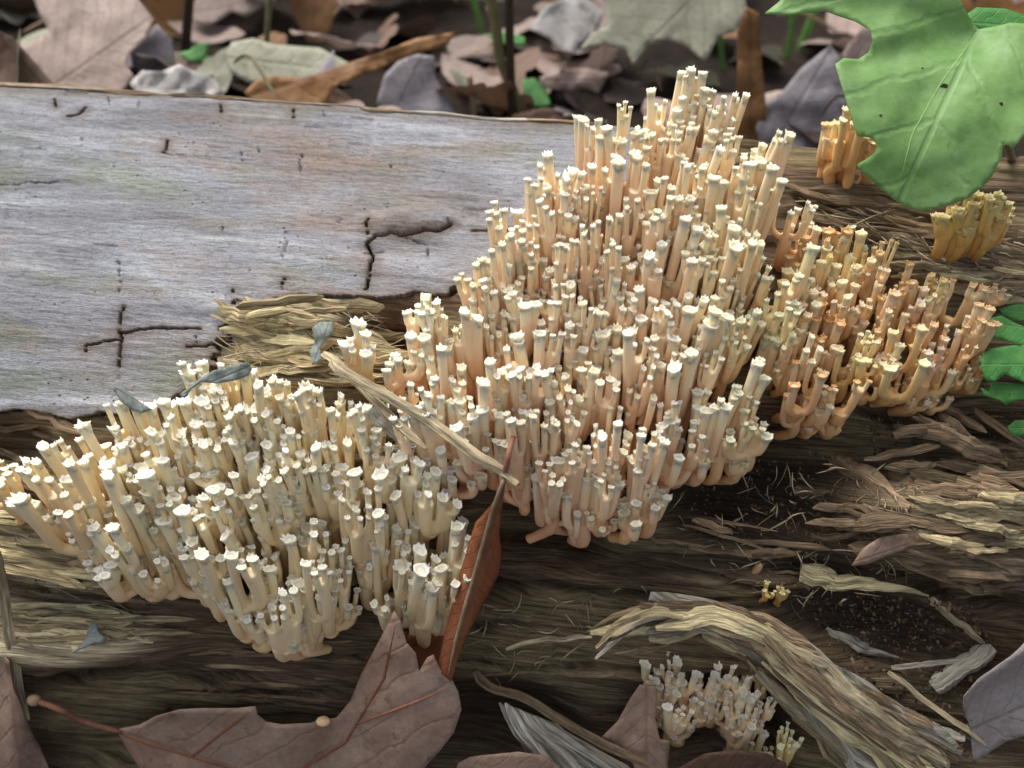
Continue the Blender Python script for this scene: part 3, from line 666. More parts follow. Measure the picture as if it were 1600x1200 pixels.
LOWL = [(45, 740), (70, 680), (130, 655), (190, 645), (250, 630), (270, 590), (330, 575), (400, 585), (500, 590), (560, 620), (600, 660), (660, 720), (720, 770), (728, 830), (725, 900), (710, 970), (660, 990), (620, 975), (600, 920), (570, 925), (545, 945), (520, 965),
        (490, 980), (465, 1012), (440, 1008), (410, 990), (360, 968), (330, 955), (300, 925), (262, 890), (240, 912), (190, 908), (140, 890), (135, 868), (90, 838), (60, 790)]
RGT = [(1245, 350), (1290, 345), (1330, 360), (1380, 365), (1380, 425), (1440, 425), (1500, 435), (1545, 435), (1530, 500), (1538, 560), (1515, 602), (1480, 585), (1465, 622), (1440, 642), (1400, 615), (1390, 575), (1360, 595), (1320, 640), (1300, 672), (1270, 655),
       (1250, 682), (1235, 660), (1240, 620), (1212, 602), (1215, 560), (1235, 500)]
SML = [(1022, 1025), (1060, 1012), (1100, 1022), (1150, 1002), (1195, 1002), (1200, 1040), (1188, 1075), (1195, 1115), (1178, 1172), (1150, 1168), (1130, 1122), (1100, 1125), (1075, 1110), (1058, 1152), (1045, 1152), (1036, 1110), (1025, 1062)]
cnt = []
root, n = cluster('coral_fungus', 'tall peach coloured coral fungus mass, largest clump, rising over the log rim', MAIN, 27, lambda x, y: 135 + 55 * float(np.clip((520 - y) / 300, 0, 1)), 'main', 0.00152, M_PEACH, tint_main, 21, limit=300, vy=0.5, cols=(4, 5, 5, 6, 7), fork=(0.2, 0.5), low=0.70, flare=(1.0, 1.18), second=0.5, spread=1.5, tooth=0.0008, fan=0.10); cnt.append(n)
root, n = cluster('coral_fungus', 'creamy white coral fungus clump below the broken grey wood edge', LOWL, 27.5, lambda x, y: 132, 'low', 0.00178, M_CREAM, lambda x, y, r: (1, 1, 1), 22, second=0.42, vy=0.6, cols=(3, 4, 5, 5, 6), flare=(1.03, 1.25), tooth=0.001, spread=1.3, fan=0.13, fork=(0.2, 0.5)); cnt.append(n)
root, n = cluster('coral_fungus', 'ageing orange tinted coral fungus clump with browned tips beside lobed green leaves', RGT, 22, lambda x, y: 84, 'right', 0.00135, M_ORANGE, lambda x, y, r: (1 + r.uniform(-.04, .04), 1 + r.uniform(-.06, .06), 1 + r.uniform(-.12, .12)), 23, minh=24, flare=(1.0, 1.16), tooth=0.0008, second=0.5, spread=1.1, low=0.75); cnt.append(n)
root, n = cluster('coral_fungus', 'small pale coral fungus tuft under the frayed wood strip', SML, 19, lambda x, y: 60, 'small', 0.00135, M_CREAM, lambda x, y, r: (.97, .92, .9), 24, minh=24, hook=0.004, spread=0.95, flare=(1.0, 1.2), second=0.5); cnt.append(n)
print('BRANCHES', cnt)
def sprig(label, items, rc, mat, seed, name='coral_fungus', tint=(1, 1, 1), hook=0.005, spread=1.0, style=None):
    r = random.Random(seed); q, _ = on_log(items[0][0], items[0][1]); root = empty(name, q); tag(root, label, 'fungus')
    for bx, by, ty in items: place_branch(root, (bx, by), ty, style or ('sprig%d' % seed), rc, mat, hook, tint, r, nvar=4, spread=spread)
sprig('lone pale coral fungus sprig over the dark rotted hollow', [(580, 588, 503)], 0.0018, M_CREAM, 31)
sprig('tiny yellow coral fungus sprig beneath the tan seed', [(1192, 930, 908), (1212, 938, 912)], 0.0007, M_YELLOW, 32, hook=0.002)
sprig('little yellowish coral fungus sprig beside dark curled leaf at log foot', [(1205, 1185, 1130), (1218, 1192, 1142), (1185, 1198, 1160)], 0.0010, M_YELLOW, 33, hook=0.003, tint=(1.1, 1.25, 1.6))
sprig('tan coral fungus tuft standing on log rim behind the big green leaf', [(1302, 285, 175), (1285, 270, 195), (1322, 290, 165), (1315, 280, 200), (1345, 285, 215), (1300, 280, 205)], 0.0016, M_ORANGE, 34, hook=0.0, tint=(1.05, 1.05, 1.0))
sprig('golden yellow coral fungus tuft below the edge of the big green leaf', [(1458, 392, 312), (1475, 395, 300), (1495, 390, 305), (1512, 388, 296), (1530, 385, 312), (1545, 380, 325), (1485, 400, 330), (1520, 398, 335)], 0.0015, M_YELLOW, 35, hook=0.004)
sprig('shaded coral fungus stalks in the gap under the grey wood edge', [(22, 765, 705), (48, 800, 715)], 0.0013, M_CREAM, 36, tint=(.9, .86, .76))  # tint dims the cream flesh, painting in the gap's shade

# ================================================================= LEAVES, STEMS, LOOSE WOOD
def sheet_mesh(name, poly, fn, uvfn, step):
    pts = []; n = len(poly)
    for i in range(n):
        (x0, y0), (x1, y1) = poly[i], poly[(i + 1) % n]; k = max(1, int(math.hypot(x1 - x0, y1 - y0) / step))
        for j in range(k): pts.append((x0 + (x1 - x0) * j / k, y0 + (y1 - y0) * j / k))
    nb = len(pts); edges = [(i, (i + 1) % nb) for i in range(nb)]
    xs = [p[0] for p in pts]; ys = [p[1] for p in pts]; B = np.array(pts + pts[:1])
    gx, gy = np.meshgrid(np.arange(min(xs), max(xs), step), np.arange(min(ys), max(ys), step)); gx = gx.ravel() + (np.arange(gx.size) % 2) * step * 0.3; gy = gy.ravel()
    ok = poly_mask(gx, gy, poly) & (seg_dist(gx, gy, [tuple(b) for b in B]) > 0.45 * step)
    allp = [Vector(p) for p in pts] + [Vector((a, b)) for a, b in zip(gx[ok], gy[ok])]
    v, e, f, *_ = delaunay_2d_cdt(allp, edges, [], 1, 1e-9)
    P = [tuple(fn(p.x, p.y)) for p in v]; uv = [uvfn(p.x, p.y) for p in v]
    return mesh(name, P, [list(q) for q in f], uv)
def midrib_uv(a, b):
    L = math.hypot(b[0] - a[0], b[1] - a[1]); ux, uy = (b[0] - a[0]) / L, (b[1] - a[1]) / L
    return lambda x, y: (((x - a[0]) * ux + (y - a[1]) * uy) / L, (-(x - a[0]) * uy + (y - a[1]) * ux) / L)
def solid(o, t=0.0003):
    m = o.modifiers.new('thickness', 'SOLIDIFY'); m.thickness = t; m.offset = 0
    return o
def recenter(o):
    me = o.data; c = Vector((0, 0, 0)); n = len(me.vertices)
    for v in me.vertices: c += v.co
    c /= n; me.transform(Matrix.Translation(-c)); o.location = c; return o
def relief_noise(amp, sc, seed): return lambda x, y: amp * (float(fbm(x / sc, y / sc, seed, 3)) - 0.5)
def plane_fn(ref, t, nrm, rel):
    P0 = CAM + ray(*ref) * t; nv = Vector(nrm).normalized()
    def fn(x, y):
        d = ray(x, y); k = (P0 - CAM).dot(nv) / d.dot(nv); return CAM + d * (k - rel(x, y))
    return fn
def over_log_fn(lift):
    def fn(x, y):
        q, _ = on_smooth(x, y)
        if q is None: q = on_ground(x, y)
        return q - ray(x, y) * lift(x, y)
    return fn
def leaf_thing(name, label, poly, fn, rib, mat, step=9, thick=0.00035, cat='leaf', group=None, petiole=None, pet_w=6, pet_mat=None, veins=None, vein_mat=None, vein_w=4):
    me = sheet_mesh('blade', poly, fn, midrib_uv(*rib), step)
    if petiole is None and not veins:
        o = solid(obj(name, me, mat), thick); recenter(o); tag(o, label, cat, group); return o
    root = empty(name, fn(*rib[0])); tag(root, label, cat, group); bl = solid(part('blade', me, mat, root), thick)
    if petiole: strand('petiole', petiole, pet_w * 0.0002, pet_w * 0.0002, pet_mat, root, n=18, sides=7, taper=(0.9, 0.6), jag=0.15, smooth=True)
    for vp in veins or []:
        seg = []
        for (x0, y0), (x1, y1) in zip(vp[:-1], vp[1:]):
            k = max(2, int(math.hypot(x1 - x0, y1 - y0) / 9)); seg += [(x0 + (x1 - x0) * j / k, y0 + (y1 - y0) * j / k) for j in range(k)]
        C = [list(fn(x, y) - ray(x, y) * 0.00025) for x, y in seg + [vp[-1]]]
        strand('vein', C, vein_w * 0.0002, vein_w * 0.00018, vein_mat, root, n=len(C) + 4, sides=6, taper=(1, 0.1), jag=0.1, smooth=True)
    return root

L_TAN = mat_leaf('pinkish_tan_dead_leaf', (0.32, 0.23, 0.195), (0.45, 0.345, 0.30), (0.20, 0.12, 0.08))
L_BROWN = mat_leaf('brown_dead_leaf', (0.15, 0.085, 0.055), (0.25, 0.15, 0.10), (0.12, 0.06, 0.035))
L_GREY = mat_leaf('grey_lavender_dead_leaf', (0.23, 0.205, 0.22), (0.38, 0.35, 0.38), (0.18, 0.15, 0.15), spot_amt=0.6)
L_ORANGE = mat_leaf('orange_brown_dead_leaf', (0.23, 0.105, 0.032), (0.32, 0.16, 0.055), (0.15, 0.06, 0.02))
L_PALE = mat_leaf('pale_greenish_dead_leaf', (0.28, 0.275, 0.195), (0.38, 0.375, 0.28), (0.19, 0.19, 0.13), nv=5)
L_WHITE = mat_leaf('bleached_dead_leaf', (0.40, 0.38, 0.36), (0.58, 0.56, 0.54), (0.35, 0.29, 0.24))
L_DARK = mat_leaf('shade_dark_dead_leaf', (0.035, 0.022, 0.018), (0.075, 0.048, 0.038), (0.05, 0.03, 0.02))  # near-black colour stands in for shade among the litter
L_OAK = mat_leaf('mauve_brown_oak_leaf', (0.35, 0.215, 0.15), (0.48, 0.345, 0.265), (0.30, 0.15, 0.085), nv=5, spots=(0.10, 0.055, 0.06), spot_amt=0.75, transl=0.12, vstr=0.35)
L_RED = mat_leaf('rust_red_dead_leaf', (0.30, 0.085, 0.035), (0.40, 0.14, 0.055), (0.16, 0.09, 0.045), nv=16, spot_amt=0.6, spots=(0.10, 0.05, 0.04), transl=0.1)
L_GREEN = mat_leaf('fresh_green_leaf', (0.17, 0.345, 0.085), (0.27, 0.45, 0.175), (0.33, 0.50, 0.24), nv=3, spot_amt=0.0, rough=0.5, transl=0.3, tcol=(0.30, 0.50, 0.05), vstr=0.14, net_amt=0.05)
L_GREEN2 = mat_leaf('bright_green_leaf', (0.07, 0.26, 0.05), (0.12, 0.36, 0.09), (0.16, 0.38, 0.12), nv=6, spot_amt=0.0, rough=0.5, transl=0.3, tcol=(0.15, 0.5, 0.05))
L_SAGE = mat_leaf('dried_sage_leaf', (0.20, 0.235, 0.21), (0.31, 0.35, 0.32), (0.16, 0.18, 0.15), spot_amt=0.3, transl=0.1)
L_MAUVE = mat_leaf('pale_mauve_leaf', (0.36, 0.31, 0.29), (0.47, 0.42, 0.40), (0.24, 0.18, 0.15), nv=5, spot_amt=0.4, transl=0.1, vstr=0.35)
S_DARK = mat_plain('dark_twig_bark', (0.03, 0.018, 0.012), (0.08, 0.045, 0.03), 500)
S_OLIVE = mat_plain('olive_stem', (0.13, 0.12, 0.05), (0.22, 0.20, 0.09), 300)
S_GREEN = mat_plain('grass_green', (0.07, 0.20, 0.03), (0.13, 0.30, 0.06), 300)
S_TAN = mat_plain('tan_stem', (0.27, 0.18, 0.11), (0.40, 0.30, 0.19), 400)
S_RED = mat_plain('reddish_petiole', (0.16, 0.065, 0.04), (0.26, 0.12, 0.07), 500)
S_SEED = mat_plain('tan_seed', (0.38, 0.22, 0.10), (0.50, 0.32, 0.16), 900, 0.45)
S_BLACK = mat_plain('black_shell', (0.004, 0.004, 0.004), (0.012, 0.011, 0.010), 900, 0.25, 0.1, 0.6)

# ---- traced dead leaves lying on the ground beyond the log
def litter(label, poly, rib, mat, nrm=(0.0, -0.55, 0.83), back=0.0, amp=0.006, sc=45, seed=1, name='dead_leaf', group=None, curl=0.0):
    ym = max(p[1] for p in poly); cx = sum(p[0] for p in poly) / len(poly); g = on_ground(cx, min(ym, 150)); t = (g - CAM).length - 0.026 - back
    uvf = midrib_uv(*rib); base = relief_noise(amp, sc, seed)
    rel = lambda x, y: base(x, y) + curl * uvf(x, y)[1] ** 2
    return leaf_thing(name, label, poly, plane_fn((cx, min(ym, 150)), t, nrm, rel), rib, mat, 8)
litter('big pinkish tan oak leaf lying flat beyond the log beside the dark branch', [(22, 78), (60, 62), (78, 50), (62, 22), (45, -20), (140, -34), (200, -20), (225, 10), (240, 30), (228, 60), (205, 82), (196, 100), (212, 122), (190, 145), (150, 165), (110, 165), (82, 145), (62, 112)], ((88, 132), (240, 26)), L_TAN, seed=1)
litter('red brown wedge of dead leaf against the log beside the big tan leaf', [(-40, 30), (20, 58), (50, 92), (88, 135), (84, 165), (-40, 170)], ((0, 60), (80, 150)), L_BROWN, (0.2, -0.7, 0.7), 0.02, seed=2)
litter('crumpled bleached leaf with white edge just beyond the log rim', [(203, 130), (222, 110), (252, 112), (280, 100), (300, 110), (335, 122), (350, 146), (300, 175), (225, 175)], ((205, 140), (345, 140)), L_WHITE, (0, -0.75, 0.65), 0.015, 0.012, 22, 3)
litter('flat grey green dead leaf beyond the log near the tiny seedling', [(352, 88), (362, 66), (395, 60), (430, 70), (500, 75), (548, 100), (542, 125), (460, 142), (385, 128), (360, 112)], ((350, 90), (548, 112)), L_PALE, seed=4)
litter('long curled orange brown leaf lying across the litter beyond the log', [(382, 145), (398, 126), (430, 118), (475, 121), (540, 100), (600, 80), (650, 60), (712, 50), (700, 70), (640, 88), (570, 116), (522, 136), (508, 165), (450, 172), (398, 165)], ((390, 150), (705, 56)), L_ORANGE, (0, -0.7, 0.7), 0.02, 0.006, 24, 5)
litter('lavender grey leaf standing behind the log rim with a pale curled edge', [(588, 160), (600, 118), (625, 92), (650, 84), (678, 88), (680, 120), (702, 160), (722, 195), (610, 195)], ((610, 190), (660, 88)), L_GREY, (0.1, -0.8, 0.6), 0.015, seed=6)
litter('broad pale greenish maple leaf with toothed edge beyond the log', [(905, 78), (925, 52), (950, 40), (948, 12), (930, -25), (1060, -45), (1160, -25), (1168, 18), (1150, 48), (1122, 58), (1102, 98), (1085, 82), (1068, 70), (1040, 62), (1012, 70), (990, 104), (978, 78), (945, 70)], ((1110, -30), (985, 95)), L_PALE, (0.05, -0.6, 0.8), 0.03, 0.008, 60, 7)
litter('crumpled whitish leaf beside the pale maple leaf', [(828, 45), (850, 10), (900, -12), (945, 18), (932, 52), (905, 70), (888, 94), (862, 62)], ((835, 40), (930, 30)), L_WHITE, (0, -0.6, 0.8), 0.0, 0.012, 26, 8)
litter('small curled tan leaf tip beyond the rim beside the dark twig', [(842, 122), (872, 110), (915, 106), (952, 114), (935, 146), (915, 138), (890, 142), (852, 138)], ((842, 125), (950, 125)), L_TAN, (0, -0.8, 0.6), 0.0, 0.012, 20, 9)
litter('large pinkish grey leaf standing between coral fungus and the big green leaf', [(1180, 200), (1195, 165), (1225, 140), (1250, 108), (1298, 70), (1325, 110), (1330, 180), (1345, 250), (1300, 300), (1240, 280), (1195, 260)], ((1190, 260), (1300, 75)), L_GREY, (0.1, -0.75, 0.65), 0.03, 0.010, 40, 10)
litter('upright tan folded leaf blade behind the tallest coral fungus', [(1145, 230), (1152, 120), (1152, 50), (1165, 10), (1186, 20), (1190, 95), (1198, 180), (1196, 270), (1150, 270)], ((1172, 270), (1172, 10)), L_ORANGE, (0.1, -0.9, 0.4), 0.03, 0.005, 30, 11)
litter('grey rounded leaf standing beside the big pinkish tan leaf', [(208, 112), (203, 80), (225, 60), (245, 38), (268, 60), (274, 92), (266, 118)], ((238, 116), (246, 40)), L_GREY, (0.1, -0.8, 0.6), 0.0, 0.008, 30, 12)
litter('tan leaf with scalloped edge lying above the tiny seedling', [(295, 32), (305, 0), (360, -25), (415, 8), (385, 26), (362, 18), (345, 30), (322, 42)], ((300, 20), (410, 0)), L_TAN, seed=13)
litter('brown strip of leaf behind the log rim at the foot of the olive stem', [(800, 180), (850, 168), (915, 180), (940, 200), (930, 215), (810, 205)], ((800, 190), (935, 200)), L_BROWN, (0, -0.8, 0.6), 0.02, seed=14)
litter('mauve leaf standing half hidden by the big green leaf top lobe', [(1300, 110), (1325, 70), (1350, 40), (1380, 60), (1370, 110), (1340, 150)], ((1310, 130), (1365, 50)), L_TAN, (0.1, -0.8, 0.6), 0.0, seed=15)

# ---- loose litter leaves: a few shapes, each leaf an object of its own
def outline(kind, r):
    out = []
    if kind == 'oak':
        n = 34; ph = r.uniform(0, 1)
        for side in (1, -1):
            seq = [];
            for i in range(1, n):
                s = i / n; wv = 0.30 * math.sin(math.pi * s ** 0.85) ** 0.8 * (0.45 + 0.55 * abs(math.cos(math.pi * (3.6 * s + 0.18 * side + ph * 0.2))) ** 0.6) + 0.012; seq.append((s, side * wv))
            out += ([(0, 0)] + seq) if side == 1 else ([(1, 0)] + seq[::-1])
    elif kind == 'maple':
        for i in range(60):
            a = -math.pi + 2 * math.pi * i / 60; rr = 0.30 + 0.24 * max(0, math.cos(2.5 * a)) ** 0.8 * (1 if abs(a) < 2.4 else 0.4) + 0.03 * abs(math.sin(9 * a)); out.append((0.45 + rr * math.cos(a), rr * math.sin(a)))
    else:
        n = 22
        for side in (1, -1):
            seq = [(i / n, side * 0.21 * math.sin(math.pi * (i / n) ** 0.9) ** 0.9 * (1 + 0.04 * (i % 2))) for i in range(1, n)]
            out += ([(0, 0)] + seq) if side == 1 else ([(1, 0)] + seq[::-1])
    return out
LITTER = []
for k in range(18):
    r = random.Random(300 + k); kind = ['oak', 'oval', 'maple', 'oak', 'oval', 'oak'][k % 6]; c1, c2, c3 = r.uniform(-1.6, 1.6), r.uniform(-0.35, 0.35), r.uniform(-0.3, 0.3)
    def fn(x, y, c1=c1, c2=c2, c3=c3, k=k): return (x - 0.5, y, c1 * y * y + c2 * (x - 0.4) ** 2 + c3 * (x - 0.5) * y + 0.10 * (float(fbm(x * 5, y * 5, 400 + k, 3)) - 0.5))
    LITTER.append((kind, sheet_mesh('dead_leaf', outline(kind, r), fn, lambda x, y: (x, y), 0.045)))
WORDS = {'oak': 'lobed', 'oval': 'narrow oval', 'maple': 'broad pointed'}
MATS = [(L_TAN, 'pinkish tan'), (L_BROWN, 'brown'), (L_GREY, 'greyish'), (L_BROWN, 'brown'), (L_PALE, 'pale greenish'), (L_TAN, 'pinkish tan'), (L_PALE, 'pale greenish'), (L_DARK, 'dark shade-toned'), (L_DARK, 'dark shade-toned'), (L_TAN, 'pinkish tan'), (L_ORANGE, 'orange brown')]
def scatter(n, xr, yr, where, seed, sz=(0.045, 0.085), dz=(0.004, 0.014), tilt=0.42):
    r = random.Random(seed)
    for i in range(n):
        x, y = r.uniform(*xr), r.uniform(*yr); kind, me = LITTER[r.randrange(len(LITTER))]; mat, cw = MATS[r.randrange(len(MATS))]
        o = bpy.data.objects.new('dead_leaf', me); COL.objects.link(o)
        if len(me.materials) == 0: me.materials.append(mat)
        o.material_slots[0].link = 'OBJECT'; o.material_slots[0].material = mat
        s = r.uniform(*sz); o.scale = (s, s, s); o.location = (x, y, float(ground_z(x, y)) + r.uniform(*dz))
        o.rotation_euler = (r.gauss(0.15, tilt), r.gauss(0, tilt), r.uniform(0, 6.28))
        px, _ = project(o.location); near = where
        if where == 'beyond the log': near = 'beyond the log ' + ('near the black branch end' if px < 130 else 'near the tiny seedling' if px < 400 else 'near the long orange leaf' if px < 690 else 'near the dark twig' if px < 900 else 'near the pale maple leaf' if px < 1150 else 'behind the large green leaf')
        size = 'small' if s < 0.058 else 'large' if s > 0.073 else 'medium'; st = ('flat' if abs(o.rotation_euler[0]) < 0.3 and abs(o.rotation_euler[1]) < 0.3 else 'tilted')
        if where == 'below the log': near = 'below the log'
        tag(o, '%s %s %s %s dead leaf %s' % (size, st, cw, WORDS[kind], near), 'leaf', '%s %s %s %s leaves %s' % (size, st, cw, WORDS[kind], near))
scatter(75, (-0.36, 0.36), (0.15, 0.33), 'beyond the log', 51, dz=(0.001, 0.010), tilt=0.28)
scatter(75, (-0.42, 0.42), (0.32, 0.52), 'beyond the log', 54, dz=(0.002, 0.03), tilt=0.6)
scatter(50, (-0.55, 0.55), (0.45, 0.75), 'deep beyond the log', 52, tilt=0.5)
scatter(26, (-0.3, 0.3), (-0.26, -0.09), 'below the log', 53, dz=(0.003, 0.012), tilt=0.25)

# ---- stems, twigs and grass beyond the log
def wpts(pts, lean=0.0):
    b0 = on_ground(pts[0][0], pts[0][1]); out = []
    for x, y in pts:
        d = ray(x, y); t = (b0.y - CAM.y) / d.y; out.append(list(CAM + d * t))
    out[0][2] -= 0.004
    return out
def stem(name, label, pts, wpx, mat, cat='stem', flat=1.0, **kw):
    P = wpts(pts); sc = (Vector(P[0]) - CAM).length / FPX; o = strand(name, P, wpx * sc, wpx * sc * flat, mat, None, n=16, sides=8, smooth=True, **kw); tag(o, label, cat); return o
stem('twig', 'thin upright dark brown twig standing beyond the log beside an olive stem', [(801, 190), (798, 120), (796, 50), (795, -30)], 12, S_DARK, 'twig', taper=(1, 1), jag=0.1)
stem('plant_stem', 'smooth olive green stem bending up beside the dark twig', [(818, 190), (806, 150), (782, 95), (775, 40), (762, -30)], 14, S_OLIVE, 'stem', taper=(1, 1), jag=0.05)
stem('twig', 'short pale grey broken twig poking up behind the log rim', [(742, 190), (737, 150), (733, 118)], 9, S_TAN, 'twig', taper=(1, 0.8), jag=0.15)
stem('grass_blade', 'bright green grass blade next to the olive stem', [(757, 60), (748, 30), (732, -30)], 8, S_GREEN, 'grass', 0.4)
stem('grass_blade', 'thin dark green grass stalk in front of the pale maple leaf', [(1131, 112), (1126, 70), (1112, -30)], 7, S_GREEN, 'grass', 0.6)
stem('grass_blade', 'short upright green blade behind the big green leaf lobe', [(1230, 92), (1236, 50), (1241, 5)], 9, S_GREEN, 'grass', 0.4)
stem('grass_blade', 'slanting green blade behind the big green leaf lobe', [(1246, 80), (1260, 50), (1278, 5)], 8, S_GREEN, 'grass', 0.4)
stem('plant_stem', 'slender olive stem standing near the tiny seedling', [(413, 118), (417, 60), (424, -30)], 8, S_OLIVE, 'stem', taper=(1, 1), jag=0.05)
stem('twig', 'brown bent twig standing beside the grey rounded leaf', [(280, 110), (290, 60), (297, -30)], 13, S_DARK, 'twig', taper=(1, 1), jag=0.15)
o = strand('dark_branch', [list(on_ground(-120, 30) + Vector((0, 0, 0.02))), list(on_ground(-20, 32) + Vector((0, 0, 0.022))), list(on_ground(82, 42) + Vector((0, 0, 0.018)))], 0.024, 0.024, S_DARK, None, n=14, sides=12, taper=(1, 0.5), jag=0.12, smooth=True)
tag(o, 'black rotting branch end lying above the big pinkish tan leaf', 'branch')
rt = random.Random(77)
for k in range(26):
    x, y = rt.uniform(-0.3, 0.3), rt.uniform(0.17, 0.42); a = rt.uniform(0, 6.28); L = rt.uniform(0.02, 0.06); dx, dy = math.cos(a) * L / 2, math.sin(a) * L / 2; z = float(ground_z(x, y)) + rt.uniform(0.012, 0.026); m_, wd_ = [(S_DARK, 'dark'), (S_TAN, 'tan'), (S_OLIVE, 'olive')][k % 3]
    o = strand('twig_fragment', [[x - dx, y - dy, z - 0.006], [x + rt.gauss(0, .003), y, z + 0.004], [x + dx, y + dy, z + rt.uniform(-0.008, 0.012)]], rt.uniform(0.0008, 0.0022), rt.uniform(0.0008, 0.0018), m_, None, n=9, sides=6, jag=0.25, taper=(0.6, 0.4))
    tag(o, 'thin %s twig fragment lying in the leaf litter beyond the log' % wd_, 'twig', '%s twig fragments in the litter' % wd_)
# tiny seedling
def seedling(label, leaves, base, t):
    root = empty('seedling', base); tag(root, label, 'seedling')
    for poly, rib in leaves:
        solid(part('leaflet', sheet_mesh('leaflet', poly, plane_fn(rib[0], t, (0.1, -0.5, 0.85), relief_noise(0.002, 20, 5)), midrib_uv(*rib), 5), L_GREEN2, root))
    P = [list(base), list(CAM + ray(*leaves[0][1][0]) * t)]
    strand('stalk', P, 0.001, 0.001, S_GREEN, root, n=6, sides=6, smooth=True)
g = on_ground(315, 120); tg = (g - CAM).length - 0.012
seedling('tiny bright green lobed seedling in the litter beyond the log', [([(315, 95), (300, 97), (283, 90), (280, 82), (296, 79), (305, 70), (320, 66), (330, 70), (322, 84)], ((315, 95), (292, 76))), ([(315, 95), (325, 88), (342, 92), (346, 98), (334, 104), (322, 104)], ((315, 95), (345, 96)))], g, tg)
g = on_ground(845, 170); tg = (g - CAM).length - 0.012
seedling('small rounded bright green leaves at the foot of the olive stem', [([(815, 125), (835, 122), (852, 138), (862, 165), (840, 168), (820, 160)], ((820, 160), (845, 128))), ([(760, 55), (790, 50), (820, 58), (822, 72), (790, 70)], ((765, 60), (820, 64)))], g, tg)

# ---- large green leaf overhanging the log
GL = [(1195, 21), (1215, 5), (1250, -30), (1350, -70), (1450, -60), (1492, -20), (1505, 10), (1521, 38), (1529, 46), (1554, 42), (1579, 36), (1605, 38), (1650, 60), (1690, 120), (1670, 170), (1600, 213), (1581, 234), (1575, 226), (1567, 228), (1565, 246), (1547, 281), (1516, 308), (1481, 322), (1442, 330), (1418, 325),
      (1397, 312), (1376, 294), (1348, 271), (1339, 257), (1353, 249), (1367, 239), (1371, 226), (1360, 215), (1339, 212), (1330, 182), (1320, 150), (1311, 122), (1305, 100), (1318, 91), (1341, 93), (1357, 82), (1364, 63), (1358, 45), (1337, 33), (1306, 23), (1290, 17), (1264, 20), (1236, 23)]
def gl_rel(x, y):
    m1 = float(seg_dist(np.array([x]), np.array([y]), [(1529, 46), (1430, 190), (1400, 320)])[0]); m2 = float(seg_dist(np.array([x]), np.array([y]), [(1529, 46), (1400, 20), (1200, 10)])[0])
    f = float(seg_dist(np.array([x]), np.array([y]), [(1525, 50), (1440, 75), (1345, 95)])[0])
    return 0.0035 * (1 - math.exp(-(m1 / 60) ** 2)) + 0.003 * (1 - math.exp(-(m2 / 30) ** 2)) - 0.004 * math.exp(-(f / 28) ** 2) + 0.004 * (float(fbm(x / 80, y / 80, 7, 3)) - 0.5) - 0.000018 * max(0, y - 180) ** 1.25 * 1.0
gfn = plane_fn((1440, 170), 0.285, (-0.12, -0.62, 0.77), gl_rel)
M_GV = mat_plain('green_vein', (0.32, 0.46, 0.17), (0.37, 0.51, 0.22), 300)
gleaf = leaf_thing('green_leaf', 'large smooth green leaf with notched bitten edge hanging over the log', GL, gfn, ((1529, 46), (1400, 325)), L_GREEN, 8, 0.0004, 'leaf', None,
    [list(gfn(1529, 48) + ray(1529, 48) * 0.001), list(gfn(1545, 120) + ray(1545, 120) * 0.02), list(gfn(1575, 225) + ray(1575, 225) * 0.05), list(CAM + ray(1583, 270) * 0.385), list(CAM + ray(1580, 345) * 0.40)], 13, S_OLIVE,
    [[(1529, 47), (1470, 130), (1425, 210), (1405, 290)]], M_GV, 1.4)
hp = gfn(1475, 136); hole = []
def disc(c, n, r, k=10, seed=0):
    g = np.random.default_rng(seed); a = np.arange(k) * 6.283 / k; x = n.orthogonal().normalized(); y = n.cross(x); return [tuple(c + (x * math.cos(t) + y * math.sin(t)) * r * (0.7 + 0.5 * g.random())) for t in a]
for i, (hx, hy, hr) in enumerate([(1475, 136, 0.00095), (1564, 163, 0.0006), (1441, 107, 0.0004), (1376, 181, 0.0005)]):
    c = gfn(hx, hy) - ray(hx, hy) * 0.00045; part('bite_spot', mesh('bite_spot', disc(c, ray(hx, hy) * -1, hr, 10, i), [list(range(10))]), S_DARK, gleaf)
# leaf of a neighbouring plant half hidden behind it
leaf_thing('green_leaf', 'dark green leaf half hidden behind the large green leaf', [(1500, 30), (1525, 12), (1570, 14), (1620, 30), (1640, 60), (1560, 60)], plane_fn((1560, 30), 0.33, (0, -0.5, 0.86), relief_noise(0.003, 40, 9)), ((1505, 35), (1635, 45)), L_GREEN2, 9)
